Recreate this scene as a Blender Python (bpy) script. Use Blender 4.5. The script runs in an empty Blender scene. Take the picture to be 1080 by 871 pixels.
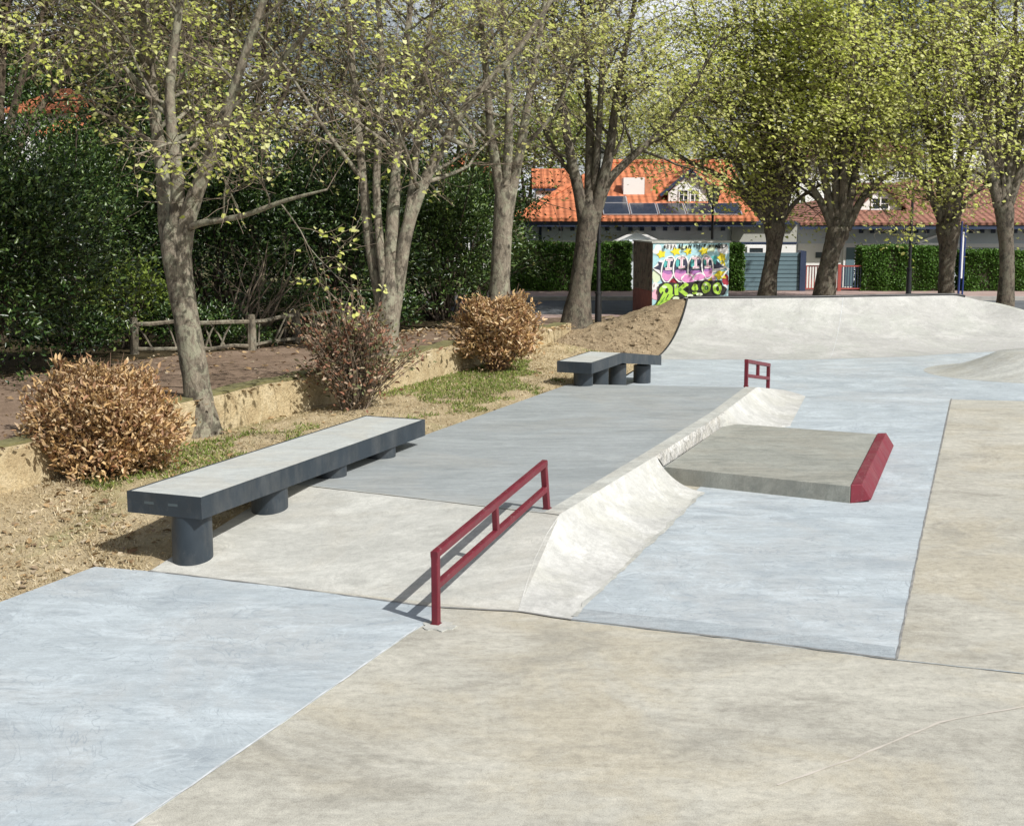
import bpy, math, random
import numpy as np
from mathutils import Vector, Matrix, noise as mnoise
R = math.radians
scene = bpy.context.scene
COL = scene.collection

# ------------------------------------------------------------------ camera
H = 3.2; F = 1443.0; PITCH = math.atan(228.5/F)
cam_d = bpy.data.cameras.new('camera'); cam = bpy.data.objects.new('camera', cam_d); COL.objects.link(cam)
cam.location = (0, 0, H); cam.rotation_euler = (R(90)-PITCH, 0, 0)
cam_d.sensor_width = 36; cam_d.lens = 36*F/1080; cam_d.clip_end = 3000; cam_d.clip_start = .05
scene.camera = cam
cp, sp = math.cos(PITCH), math.sin(PITCH)
def ray(px, py):
    dx = (px-540)/F; dy = -(py-435.5)/F
    return Vector((dx, cp+dy*sp, -sp+dy*cp))
def G(px, py, z=0.0):            # the survey: point on the level z seen at a place of the photo
    r = ray(px, py); k = (z-H)/r.z
    return Vector((r.x*k, r.y*k, z))
def P(px, py, d):                # point at distance d
    r = ray(px, py); k = d/r.y
    return Vector((r.x*k, d, H+r.z*k))

# ------------------------------------------------------------------ scene graph helpers
def tag(o, label=None, cat=None, group=None, kind=None):
    if label: o['label'] = label
    if cat: o['category'] = cat
    if group: o['group'] = group
    if kind: o['kind'] = kind
    return o
def thing(name, loc, label, cat, group=None, rz=0):
    o = bpy.data.objects.new(name, None); COL.objects.link(o); o.location = loc; o.rotation_euler = (0, 0, rz)
    o.empty_display_size = .3
    return tag(o, label, cat, group)
def world_origin(o):
    v = Vector((0, 0, 0))
    while o is not None:
        v = v + Vector(o.location); o = o.parent
    return v

class MB:
    def __init__(s): s.v = []; s.f = []; s.m = []; s.mi = 0
    def add(s, vs, fs, mi=None):
        b = len(s.v); s.v.extend([tuple(v) for v in vs])
        for f in fs: s.f.append(tuple(i+b for i in f)); s.m.append(s.mi if mi is None else mi)
        return s
    def box(s, x0, x1, y0, y1, z0, z1, mi=None):
        vs = [(x, y, z) for z in (z0, z1) for y in (y0, y1) for x in (x0, x1)]
        return s.add(vs, [(0,2,3,1), (4,5,7,6), (0,1,5,4), (2,6,7,3), (0,4,6,2), (1,3,7,5)], mi)
    def obox(s, c, ax, ay, hx, hy, z0, z1, mi=None):   # oriented in plan
        ax = Vector(ax); ay = Vector(ay); vs = []
        for z in (z0, z1):
            for j in (-1, 1):
                for i in (-1, 1):
                    p = Vector((c[0], c[1], 0))+ax*hx*i+ay*hy*j; vs.append((p.x, p.y, z))
        return s.add(vs, [(0,2,3,1), (4,5,7,6), (0,1,5,4), (2,6,7,3), (0,4,6,2), (1,3,7,5)], mi)
    def prism(s, poly, z0, z1, mi=None):   # poly ccw in plan; z1 number or list
        n = len(poly); zt = z1 if isinstance(z1, (list, tuple)) else [z1]*n
        vs = [(p[0], p[1], z0) for p in poly]+[(p[0], p[1], zt[i]) for i, p in enumerate(poly)]
        fs = [tuple(range(n, 2*n)), tuple(reversed(range(n)))]+[(i, (i+1) % n, n+(i+1) % n, n+i) for i in range(n)]
        return s.add(vs, fs, mi)
    def beam(s, a, b, w, h, up=(0, 0, 1), mi=None, bev=0.0):
        a = Vector(a); b = Vector(b); d = (b-a).normalized(); side = d.cross(Vector(up))
        if side.length < 1e-4: side = d.cross(Vector((1, 0, 0)))
        side.normalize(); u = side.cross(d).normalized(); w /= 2; h /= 2
        if bev > 0:
            c = bev; prof = [(-w+c, -h), (w-c, -h), (w, -h+c), (w, h-c), (w-c, h), (-w+c, h), (-w, h-c), (-w, -h+c)]
        else: prof = [(-w, -h), (w, -h), (w, h), (-w, h)]
        n = len(prof)
        vs = [p+side*i+u*j for p in (a, b) for i, j in prof]
        fs = [tuple(reversed(range(n))), tuple(range(n, 2*n))]+[(i, (i+1) % n, n+(i+1) % n, n+i) for i in range(n)]
        return s.add(vs, fs, mi)
    def cyl(s, c, r, z0, z1, n=32, r2=None, mi=None):
        r2 = r if r2 is None else r2
        vs = [(c[0]+r*math.cos(2*math.pi*i/n), c[1]+r*math.sin(2*math.pi*i/n), z0) for i in range(n)]
        vs += [(c[0]+r2*math.cos(2*math.pi*i/n), c[1]+r2*math.sin(2*math.pi*i/n), z1) for i in range(n)]
        return s.add(vs, [(i, (i+1) % n, n+(i+1) % n, n+i) for i in range(n)]+[tuple(range(n, 2*n)), tuple(reversed(range(n)))], mi)
    def tube(s, pts, rad, n=6, cap=True, mi=None, rough=0.0, rg=None):
        pts = [Vector(p) for p in pts]; m = len(pts)
        t = (pts[1]-pts[0]).normalized(); u = t.orthogonal().normalized(); vs = []
        for i, p in enumerate(pts):
            t = (pts[min(i+1, m-1)]-pts[max(i-1, 0)])
            if t.length > 1e-6: t.normalize()
            u = (u-t*u.dot(t)); u = u.normalized() if u.length > 1e-6 else t.orthogonal().normalized()
            w = t.cross(u)
            for k in range(n):
                a = 2*math.pi*k/n; rr = rad[i]*(1+(rg.uniform(-rough, rough) if rough else 0))
                vs.append(p+u*(rr*math.cos(a))+w*(rr*math.sin(a)))
        fs = [(i*n+k, i*n+(k+1) % n, (i+1)*n+(k+1) % n, (i+1)*n+k) for i in range(m-1) for k in range(n)]
        if cap: fs += [tuple(range((m-1)*n, m*n)), tuple(reversed(range(n)))]
        return s.add(vs, fs, mi)
    def grid(s, rows, mi=None):
        nr, nc = len(rows), len(rows[0])
        return s.add([p for r in rows for p in r], [(i*nc+j, i*nc+j+1, (i+1)*nc+j+1, (i+1)*nc+j) for i in range(nr-1) for j in range(nc-1)], mi)
    def build(s, name, mats, parent=None, smooth=False, origin=None, bevel=0, auto=None):
        o0 = world_origin(parent) if parent is not None else Vector(origin or (0, 0, 0))
        me = bpy.data.meshes.new(name)
        me.from_pydata([(v[0]-o0.x, v[1]-o0.y, v[2]-o0.z) for v in s.v], [], s.f); me.update()
        if not isinstance(mats, (list, tuple)): mats = [mats]
        for m in mats: me.materials.append(m)
        if len(mats) > 1: me.polygons.foreach_set('material_index', s.m)
        if smooth: me.polygons.foreach_set('use_smooth', [True]*len(s.f))
        if auto: me.polygons.foreach_set('use_smooth', [True]*len(s.f)); me.set_sharp_from_angle(angle=R(auto))
        o = bpy.data.objects.new(name, me); COL.objects.link(o)
        if parent is not None: o.parent = parent
        else: o.location = o0
        if bevel:
            b = o.modifiers.new('bevel', 'BEVEL'); b.width = bevel; b.segments = 2; b.limit_method = 'ANGLE'; b.angle_limit = R(35)
        return o

def leaf_mesh(name, C, size, mat, parent, asp=.6, up=.4, seed=0, fold=.25, dirs=None, droop=0.0, sunw=0.0):
    """many leaf-sized folded faces at the points C, as one mesh"""
    rg = np.random.default_rng(seed); C = np.asarray(C, dtype=np.float64); N = len(C)
    o0 = np.array(world_origin(parent)) if parent is not None else np.zeros(3)
    sz = size*rg.uniform(.45, 1.3, N)[:, None]
    nrm = rg.normal(size=(N, 3)); nrm[:, 2] = np.abs(nrm[:, 2])+up; nrm = nrm+np.array([.41, -.40, .565])*sunw*1.4; nrm /= np.linalg.norm(nrm, axis=1)[:, None]
    a = rg.normal(size=(N, 3)) if dirs is None else dirs+rg.normal(size=(N, 3))*.45
    a[:, 2] -= droop
    a -= nrm*(a*nrm).sum(1)[:, None]; a /= np.linalg.norm(a, axis=1)[:, None]+1e-9
    b = np.cross(nrm, a)
    C = C-o0
    cu = rg.uniform(-.15, .1, N)[:, None]*sz
    tip = C+a*sz; bz = b*sz*asp*.5
    r1 = C+a*sz*.22-bz*.85+nrm*sz*fold*.8; r2 = C+a*sz*.62-bz*.8+nrm*(sz*fold*.6+cu); l1 = C+a*sz*.22+bz*.85+nrm*sz*fold*.8; l2 = C+a*sz*.62+bz*.8+nrm*(sz*fold*.6+cu)
    V = np.stack([C, r1, r2, tip, l2, l1], 1).reshape(-1, 3)
    me = bpy.data.meshes.new(name); me.vertices.add(6*N); me.vertices.foreach_set('co', V.ravel())
    qd = np.arange(N)[:, None]*6+np.array([0, 1, 2, 3, 0, 3, 4, 5])[None, :]
    me.loops.add(8*N); me.loops.foreach_set('vertex_index', qd.ravel().astype(np.int32))
    me.polygons.add(2*N); me.polygons.foreach_set('loop_start', np.arange(0, 8*N, 4, dtype=np.int32))
    me.polygons.foreach_set('loop_total', np.full(2*N, 4, dtype=np.int32))
    me.update(calc_edges=True); me.materials.append(mat)
    o = bpy.data.objects.new(name, me); COL.objects.link(o)
    if parent is not None: o.parent = parent
    return o

# ------------------------------------------------------------------ materials
class NT:
    def __init__(s, name):
        s.m = bpy.data.materials.new(name); s.m.use_nodes = True; s.t = s.m.node_tree; s.n = s.t.nodes
        s.b = s.n['Principled BSDF']; s.out = s.n['Material Output']
    def node(s, typ, **kw):
        n = s.n.new(typ)
        for k, v in kw.items():
            if k in n.inputs: 
                if isinstance(v, bpy.types.NodeSocket): s.t.links.new(v, n.inputs[k])
                else: n.inputs[k].default_value = v
            else: setattr(n, k, v)
        return n
    def link(s, a, b): s.t.links.new(a, b)
    def coord(s, scale=(1, 1, 1), rot=(0, 0, 0), loc=(0, 0, 0), kind='Object'):
        tc = s.node('ShaderNodeTexCoord'); mp = s.node('ShaderNodeMapping'); s.link(tc.outputs[kind], mp.inputs['Vector'])
        mp.inputs['Scale'].default_value = scale; mp.inputs['Rotation'].default_value = rot; mp.inputs['Location'].default_value = loc
        return mp.outputs[0]
    def noise(s, vec, scale, detail=4, rough=.55, dist=0):
        n = s.node('ShaderNodeTexNoise'); s.link(vec, n.inputs['Vector'])
        n.inputs['Scale'].default_value = scale; n.inputs['Detail'].default_value = detail
        n.inputs['Roughness'].default_value = rough; n.inputs['Distortion'].default_value = dist
        return n.outputs[0]
    def ramp(s, fac, stops):
        n = s.node('ShaderNodeValToRGB'); s.link(fac, n.inputs[0]); e = n.color_ramp.elements
        while len(e) < len(stops): e.new(.5)
        for i, (p, c) in enumerate(stops):
            e[i].position = p; e[i].color = (c, c, c, 1) if isinstance(c, (int, float)) else (*c, 1)
        return n.outputs[0]
    def mix(s, a, b, fac, mode='MIX'):
        n = s.node('ShaderNodeMix', data_type='RGBA', blend_type=mode)
        for sock, v in ((n.inputs[0], fac), (n.inputs[6], a), (n.inputs[7], b)):
            if isinstance(v, bpy.types.NodeSocket): s.link(v, sock)
            elif isinstance(v, (int, float)): sock.default_value = v if sock == n.inputs[0] else (v, v, v, 1)
            else: sock.default_value = (*v, 1)
        return n.outputs[2]
    def math(s, op, a, b=0.0):
        n = s.node('ShaderNodeMath', operation=op)
        for i, v in enumerate((a, b)):
            if isinstance(v, bpy.types.NodeSocket): s.link(v, n.inputs[i])
            else: n.inputs[i].default_value = v
        return n.outputs[0]
    def col(s, v):
        if isinstance(v, bpy.types.NodeSocket): s.link(v, s.b.inputs['Base Color'])
        else: s.b.inputs['Base Color'].default_value = (*v, 1)
    def rough(s, v):
        if isinstance(v, bpy.types.NodeSocket): s.link(v, s.b.inputs['Roughness'])
        else: s.b.inputs['Roughness'].default_value = v
    def bump(s, h, strength=.3, dist=.02):
        n = s.node('ShaderNodeBump'); s.link(h, n.inputs['Height']); n.inputs['Strength'].default_value = strength
        n.inputs['Distance'].default_value = dist; s.link(n.outputs[0], s.b.inputs['Normal'])

def m_plain(name, c, rough=.6, metal=0, var=.12, scale=3, bump=0, bscale=40, spec=None):
    t = NT(name); v = t.coord(); n = t.noise(v, scale, 5, .6)
    lo = tuple(x*(1-var) for x in c); hi = tuple(min(1, x*(1+var)) for x in c)
    t.col(t.ramp(n, [(.3, lo), (.7, hi)])); t.rough(t.ramp(t.noise(v, scale*3, 4), [(.3, max(.05, rough-.1)), (.7, min(1, rough+.1))]))
    t.b.inputs['Metallic'].default_value = metal
    if spec is not None: t.b.inputs['Specular IOR Level'].default_value = spec
    if bump: t.bump(t.noise(v, bscale, 4), bump)
    return t.m

def m_concrete(name, base, warm, dark, streak=(1, 5, 1), rot=0, patch=.45, warm_amt=.5, dark_amt=.5, light_amt=.5, seed=0., streak_amt=.35, grain=.1, swirl=.25):
    t = NT(name); off = (seed*3.1, seed*1.7, seed)
    v = t.coord(loc=off); vs = t.coord(scale=streak, rot=(0, 0, rot), loc=off)
    c = base
    wv = t.node('ShaderNodeVectorMath', operation='ADD'); nd = t.node('ShaderNodeTexNoise'); t.link(v, nd.inputs['Vector']); nd.inputs['Scale'].default_value = .35; nd.inputs['Detail'].default_value = 3
    sc = t.node('ShaderNodeVectorMath', operation='SCALE'); t.link(nd.outputs[1], sc.inputs[0]); sc.inputs['Scale'].default_value = 2.2
    def warp(vec): w_ = t.node('ShaderNodeVectorMath', operation='ADD'); t.link(vec, w_.inputs[0]); t.link(sc.outputs[0], w_.inputs[1]); return w_.outputs[0]
    vw = warp(v); vsw = warp(vs)
    n1 = t.noise(vw, patch, 7, .66, .4)
    c = t.mix(c, warm, t.math('MULTIPLY', t.ramp(n1, [(.46, 0), (.57, 1)]), warm_amt))
    n2 = t.noise(vsw, patch*1.9, 9, .72, .3)
    c = t.mix(c, dark, t.math('MULTIPLY', t.ramp(n2, [(.49, 0), (.62, 1)]), dark_amt))
    n3 = t.noise(vsw, 1.1, 10, .76, .5)
    lt = tuple(min(.85, x*1.32) for x in base)
    c = t.mix(c, lt, t.math('MULTIPLY', t.ramp(n3, [(.49, 0), (.6, 1)]), light_amt))
    n4 = t.noise(t.coord(scale=(streak[0]*1.3, streak[1]*3.4, 1), rot=(0, 0, rot), loc=off), 1.5, 9, .78, .8)
    c = t.mix(c, t.ramp(n4, [(.38, .72), (.5, 1.0), (.62, 1.16)]), streak_amt, 'MULTIPLY')
    # scratches and trowel arcs: thin level lines of a warped noise, broken up
    brk = t.ramp(t.noise(v, 1.7, 7, .75), [(.5, 0), (.58, 1)])
    for (sc_, ds_, sgn) in ((.8, 2.8, 1), (1.7, 1.6, -1)):
        n5 = t.noise(vw, sc_, 3, .5, ds_)
        sw = t.ramp(n5, [(.47, 0), (.482, 1), (.49, 0), (.545, 0), (.553, .8), (.565, 0)])
        c = t.mix(c, lt if sgn > 0 else dark, t.math('MULTIPLY', t.math('MULTIPLY', sw, brk), swirl*(1 if sgn > 0 else 1.5)))
        brk = t.math('SUBTRACT', 1.0, brk)
    n6 = t.noise(vw, 5.5, 9, .8, .3)
    c = t.mix(c, dark, t.math('MULTIPLY', t.ramp(n6, [(.53, 0), (.64, 1)]), .55*dark_amt))
    n8 = t.noise(v, 14, 8, .8, .2)
    c = t.mix(c, t.ramp(n8, [(.36, 1-grain*1.3), (.5, 1.0), (.64, 1+grain*.9)]), 1.0, 'MULTIPLY')
    n7 = t.noise(v, 130, 6, .9)
    c = t.mix(c, t.ramp(n7, [(.38, 1-grain*3.4), (.5, 1.0), (.62, 1+grain*1.6)]), 1.0, 'MULTIPLY')
    for (s_, th_, col_, a_) in ((2.6, .52, tuple(x*.4 for x in dark), .7), (3.7, .55, (.75, .75, .73), .6), (9.0, .5, tuple(x*.5 for x in dark), .5)):
        vor = t.node('ShaderNodeTexVoronoi'); t.link(vw, vor.inputs['Vector']); vor.inputs['Scale'].default_value = s_
        sp_ = t.math('LESS_THAN', vor.outputs['Distance'], t.math('MULTIPLY', t.math('SUBTRACT', t.noise(v, 1.1, 2), th_), .11))
        c = t.mix(c, col_, t.math('MULTIPLY', sp_, a_))
    t.col(c); t.rough(t.ramp(n3, [(.3, .62), (.7, .85)])); t.b.inputs['Specular IOR Level'].default_value = .3
    t.bump(t.math('ADD', t.math('MULTIPLY', n7, .3), t.math('ADD', n3, n8)), .16, .02)
    return t.m

def m_leaf(name, cols, rough=.5, trans=.35, spec=.4):
    t = NT(name); g = t.node('ShaderNodeNewGeometry'); r = g.outputs['Random Per Island']
    k = len(cols); c = t.ramp(r, [((i+.5)/k, cc) for i, cc in enumerate(cols)])
    n = t.noise(t.coord(), .9, 3); c = t.mix(c, t.ramp(n, [(.3, .72), (.7, 1.2)]), .8, 'MULTIPLY')
    t.col(c); t.rough(rough); t.b.inputs['Specular IOR Level'].default_value = spec
    tr = t.node('ShaderNodeBsdfTranslucent'); t.link(c, tr.inputs['Color'])
    mx = t.node('ShaderNodeMixShader'); mx.inputs[0].default_value = trans
    t.link(t.b.outputs[0], mx.inputs[1]); t.link(tr.outputs[0], mx.inputs[2]); t.link(mx.outputs[0], t.out.inputs['Surface'])
    return t.m

def m_bark(name, c1, c2, lichen=(.34, .35, .27), la=.5):
    t = NT(name); v = t.coord(scale=(1, 1, .35)); v2 = t.coord()
    n = t.noise(v, 16, 9, .78, .8); n2 = t.noise(v2, 4.5, 8, .75, .6); n3 = t.noise(t.coord(scale=(1, 1, .6)), 7, 5, .7)
    c = t.ramp(n, [(.38, c1), (.6, c2)])
    c = t.mix(c, lichen, t.math('MULTIPLY', t.ramp(n2, [(.49, 0), (.56, 1)]), la))
    c = t.mix(c, tuple(x*.45 for x in c1), t.math('MULTIPLY', t.ramp(n3, [(.52, 0), (.6, 1)]), .75))
    t.col(c); t.rough(.9); t.bump(t.math('ADD', n, n3), .7, .03)
    return t.m

def m_soil(name, stops, bumpy=.5, green=None, scale=2.0):
    t = NT(name); v = t.coord(); n = t.noise(v, scale, 8, .72, .5); c = t.ramp(n, stops)
    n2 = t.noise(v, 30, 5, .75); c = t.mix(c, t.ramp(n2, [(.3, .6), (.5, 1.), (.7, 1.25)]), .9, 'MULTIPLY')
    if green:
        ng = t.noise(t.coord(scale=(1, .45, 1), rot=(0, 0, -.4)), .55, 6, .65, .5)
        c = t.mix(c, green, t.math('MULTIPLY', t.ramp(ng, [(.53, 0), (.63, 1)]), t.ramp(n2, [(.4, .2), (.6, .7)])))
    t.col(c); t.rough(.95); t.b.inputs['Specular IOR Level'].default_value = .1; t.bump(t.math('ADD', n2, n), bumpy, .04)
    return t.m

M = {}
ROT = -R(20.5)
M['tan'] = m_concrete('tan concrete', (.42, .412, .36), (.41, .378, .295), (.29, .28, .24), streak=(1, 1.5, 1), rot=R(8), patch=.42, warm_amt=.75, dark_amt=.7, light_amt=.35, seed=3, streak_amt=.4, grain=.14, swirl=.12)
M['blue'] = m_concrete('blue grey cement', (.38, .43, .458), (.41, .425, .425), (.275, .318, .35), streak=(1, 1.7, 1), rot=R(10), patch=.5, warm_amt=.45, dark_amt=.6, light_amt=.55, seed=8, streak_amt=.4, grain=.05, swirl=.6)
M['platform'] = m_concrete('grey concrete platform', (.285, .312, .318), (.32, .325, .305), (.205, .23, .235), streak=(1, 2.6, 1), rot=R(12), patch=.4, warm_amt=.5, dark_amt=.5, light_amt=.35, seed=12, streak_amt=.45, grain=.045, swirl=.1)
M['bank'] = m_concrete('pale concrete bank', (.425, .43, .40), (.43, .41, .35), (.32, .325, .30), streak=(1, 1.5, 1), rot=R(30), patch=.8, warm_amt=.4, dark_amt=.45, light_amt=.55, seed=15, streak_amt=.35, grain=.08, swirl=.35)
M['lip'] = m_concrete('darker slab lip', (.325, .368, .392), (.35, .365, .37), (.22, .25, .27), patch=1.0, seed=51, light_amt=.2)  # a darker tone than the slab it borders
M['tanlight'] = m_plain('pale scuff', (.47, .44, .39), .9, var=.15, scale=9)
M['hip'] = m_concrete('white transition concrete', (.455, .46, .44), (.44, .44, .38), (.36, .365, .345), streak=(2.2, 1, 1), rot=ROT, patch=1.0, warm_amt=.4, dark_amt=.5, light_amt=.6, seed=19, streak_amt=.5, grain=.08, swirl=.3)
M['cap'] = m_concrete('worn cap concrete', (.43, .44, .41), (.42, .40, .34), (.30, .31, .29), streak=(1, 2, 1), rot=ROT, patch=1.2, warm_amt=.4, dark_amt=.6, light_amt=.5, seed=22, streak_amt=.4, grain=.1)
M['pad'] = m_concrete('dull concrete pad', (.285, .295, .265), (.30, .29, .245), (.19, .20, .18), streak=(1, 2.4, 1), rot=R(14), patch=.8, warm_amt=.5, dark_amt=.7, light_amt=.35, seed=27, streak_amt=.45, grain=.08)
M['rough'] = m_concrete('rough broken concrete', (.50, .50, .48), (.42, .40, .34), (.27, .27, .255), streak=(1, 1, 1), patch=6, warm_amt=.5, dark_amt=.8, light_amt=.9, seed=31, streak_amt=.6, grain=.3)
M['qp'] = m_concrete('quarter pipe concrete', (.39, .392, .382), (.38, .405, .365), (.31, .315, .305), streak=(1, 1.2, 1), patch=.9, warm_amt=.4, dark_amt=.7, light_amt=.5, seed=36, streak_amt=.3, grain=.06, swirl=.6)
M['dome'] = m_concrete('grey bump concrete', (.38, .39, .365), (.37, .36, .3), (.28, .285, .27), patch=1.0, seed=41)
M['inlay'] = m_concrete('bench top concrete', (.43, .455, .44), (.44, .43, .38), (.34, .355, .35), patch=1.3, light_amt=.3, seed=44, grain=.06)
M['joint'] = m_plain('dark joint filler', (.21, .21, .2), .9, var=.4, scale=9)
M['jlight'] = m_plain('cement slurry edge', (.50, .53, .55), .9, var=.25, scale=7)
def m_paint(name, c, rough, chip, dust, amt=.5, dustc=(.3, .29, .26)):
    t = NT(name); v = t.coord(); n = t.noise(v, 5, 5, .6)
    k = t.ramp(n, [(.3, tuple(x*.85 for x in c)), (.7, tuple(x*1.15 for x in c))])
    d = t.noise(t.coord(scale=(1, 1, .35)), 3.2, 8, .75); k = t.mix(k, dustc, t.math('MULTIPLY', t.ramp(d, [(.48, 0), (.68, 1)]), dust))
    g = t.node('ShaderNodeNewGeometry'); sx_ = t.node('ShaderNodeSeparateXYZ'); t.link(g.outputs['Normal'], sx_.inputs[0]); topm = t.ramp(sx_.outputs[2], [(.5, .25), (.8, 1)])
    sc = t.noise(v, 26, 8, .8, .6); ch = t.math('MULTIPLY', t.math('MULTIPLY', t.ramp(sc, [(.6, 0), (.63, 1)]), topm), amt)
    k = t.mix(k, chip, ch); t.col(k); t.rough(t.ramp(n, [(.3, rough-.08), (.7, rough+.12)])); t.bump(sc, .05)
    return t.m
M['steel'] = m_paint('slate blue painted steel', (.021, .031, .041), .5, (.16, .17, .18), .12, .6)
M['slot'] = m_plain('dark slot', (.06, .08, .09), .5)
M['red'] = m_paint('crimson painted steel', (.125, .006, .017), .45, (.35, .30, .30), .05, .7)
M['redblock'] = m_paint('crimson painted concrete', (.145, .010, .022), .65, (.40, .36, .34), .12, .9)
M['coping'] = m_plain('black coping steel', (.02, .021, .024), .45)
M['grassground'] = m_soil('dry grass soil', [(.25, (.29, .225, .13)), (.45, (.42, .34, .21)), (.6, (.50, .415, .27)), (.75, (.56, .48, .33))], .8, (.15, .20, .045))
M['dirt'] = m_soil('bare dirt', [(.25, (.19, .14, .09)), (.5, (.35, .275, .18)), (.75, (.45, .365, .25))], 1.2, scale=3)
M['garden'] = m_soil('dark garden soil', [(.3, (.035, .03, .018)), (.5, (.07, .055, .03)), (.75, (.13, .10, .06))], .8)
M['earth'] = m_soil('far ground', [(.3, (.08, .09, .04)), (.6, (.16, .15, .08)), (.8, (.2, .19, .1))], .5, scale=.2)
M['path'] = m_soil('red path', [(.25, (.12, .085, .06)), (.5, (.20, .145, .105)), (.75, (.27, .205, .155))], .25, scale=1.5)
M['pave'] = m_soil('pink pavement', [(.3, (.30, .22, .195)), (.5, (.36, .275, .25)), (.7, (.42, .33, .30))], .1, scale=1)
M['road'] = m_soil('asphalt', [(.3, (.085, .095, .105)), (.5, (.12, .13, .14)), (.7, (.15, .16, .17))], .1, scale=1)
M['kerb'] = m_plain('kerb stone', (.36, .35, .33), .85, var=.2)
M['stone'] = m_soil('ochre wall', [(.25, (.30, .22, .12)), (.5, (.50, .41, .25)), (.75, (.62, .54, .37))], .7, scale=4)
M['moss'] = m_plain('mossy cap', (.15, .14, .06), .95, var=.4, scale=6, bump=.6)
M['wood'] = m_bark('weathered wood', (.09, .075, .055), (.24, .21, .155), la=.3)
M['bark'] = m_bark('lime bark', (.10, .083, .06), (.27, .235, .18), (.30, .31, .22), .55)
M['barkdark'] = m_bark('dark bark', (.055, .045, .033), (.15, .125, .095), (.2, .21, .15), .3)
M['barkbg'] = m_bark('background bark', (.06, .045, .03), (.15, .11, .075), (.2, .2, .12), .3)
M['l_spring'] = m_leaf('spring leaves', [(.60, .66, .15), (.74, .76, .27), (.50, .58, .10), (.80, .80, .45), (.62, .66, .18)], .5, .52)
M['l_spring2'] = m_leaf('pale spring leaves', [(.55, .58, .16), (.66, .68, .26), (.42, .49, .10), (.72, .72, .38), (.54, .53, .18)], .5, .5)
M['l_olive'] = m_leaf('olive far leaves', [(.10, .10, .03), (.17, .17, .045), (.05, .055, .018), (.30, .30, .09), (.09, .065, .035)], .6, .3)
M['l_ever'] = m_leaf('evergreen leaves', [(.010, .028, .006), (.022, .055, .010), (.045, .095, .018), (.13, .20, .05), (.012, .032, .007)], .34, .1, .6)
M['l_ever2'] = m_leaf('laurel leaves', [(.03, .065, .014), (.06, .115, .022), (.13, .20, .045), (.03, .06, .015)], .36, .15, .55)
M['l_hedge'] = m_leaf('hedge leaves', [(.065, .15, .02), (.09, .20, .028), (.13, .25, .04), (.05, .115, .015)], .5, .25)
M['l_yellow'] = m_leaf('yellow green leaves', [(.17, .24, .04), (.24, .31, .06), (.13, .19, .03)], .5, .35)
M['l_dry'] = m_leaf('dry leaves', [(.55, .36, .16), (.68, .50, .26), (.22, .11, .06), (.78, .63, .40), (.34, .17, .09), (.60, .42, .21)], .6, .25)
M['l_dry2'] = m_leaf('dark dry leaves', [(.25, .115, .07), (.33, .18, .11), (.17, .08, .055), (.52, .42, .30), (.17, .15, .07), (.13, .15, .06)], .6, .2)
M['l_straw'] = m_leaf('straw blades', [(.46, .38, .23), (.56, .48, .31), (.34, .26, .15), (.62, .55, .39)], .8, .2, .1)
M['l_green'] = m_leaf('grass blades', [(.17, .24, .05), (.24, .31, .07), (.12, .18, .04), (.4, .38, .16)], .7, .3, .2)
M['l_litter'] = m_leaf('fallen leaves', [(.3, .2, .1), (.42, .3, .16), (.18, .11, .06), (.5, .42, .3)], .7, .1, .2)
M['twig'] = m_plain('twigs', (.17, .135, .098), .85, var=.3, scale=5)
M['twigdark'] = m_plain('dark twigs', (.065, .05, .036), .9, var=.3, scale=5)
M['twigred'] = m_plain('reddish twigs', (.20, .125, .085), .9, var=.3, scale=5)

def m_tiles(name, c1, c2, ang=0):
    t = NT(name); v = t.coord(); 
    w = t.node('ShaderNodeTexWave', wave_type='BANDS', bands_direction='X'); t.link(v, w.inputs['Vector']); w.inputs['Scale'].default_value = 1.45; w.inputs['Distortion'].default_value = .4; w.inputs['Detail'].default_value = 1
    w2 = t.node('ShaderNodeTexWave', wave_type='BANDS', bands_direction='Y', wave_profile='SAW'); t.link(v, w2.inputs['Vector']); w2.inputs['Scale'].default_value = .95; w2.inputs['Distortion'].default_value = .5
    c = t.ramp(t.noise(v, 5, 5, .7), [(.3, c1), (.7, c2)])
    c = t.mix(c, t.ramp(t.noise(v, 1.2, 3), [(.35, .75), (.65, 1.1)]), .8, 'MULTIPLY')
    c = t.mix(c, t.ramp(w2.outputs[1], [(0, .55), (.2, 1), (1, 1)]), .7, 'MULTIPLY')
    t.col(c); t.rough(.8); t.bump(t.math('ADD', w.outputs[1], w2.outputs[1]), .8, .05)
    return t.m
M['tile'] = m_tiles('orange roof tiles', (.38, .115, .045), (.60, .21, .095))
M['tilered'] = m_tiles('faded red roof tiles', (.20, .085, .06), (.32, .15, .10))
M['wallgrey'] = m_plain('grey blue render', (.60, .66, .70), .9, var=.05, scale=.8)
M['wallwhite'] = m_plain('white render', (.76, .76, .74), .9, var=.05, scale=.6)
M['walltaupe'] = m_plain('taupe render', (.38, .38, .34), .9, var=.05)
M['trim'] = m_plain('white painted trim', (.8, .8, .8), .6, var=.03)
M['navy'] = m_plain('navy fascia', (.025, .04, .085), .5, var=.1)
M['glass'] = m_plain('dark window glass', (.03, .04, .045), .08, var=.2)
M['solar'] = m_plain('solar glass', (.022, .028, .042), .15, var=.2)
M['alu'] = m_plain('aluminium', (.55, .56, .58), .4, metal=.6)
M['slats'] = m_plain('blue grey slats', (.12, .19, .22), .55, var=.08)
M['brick'] = m_plain('orange brick', (.5, .22, .12), .9, var=.2, scale=8)
M['gatered'] = m_plain('red brown gate paint', (.33, .07, .055), .5)
M['black'] = m_plain('black iron', (.014, .015, .017), .45)
M['lampglass'] = m_plain('lantern glass', (.5, .52, .5), .2)
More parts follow.
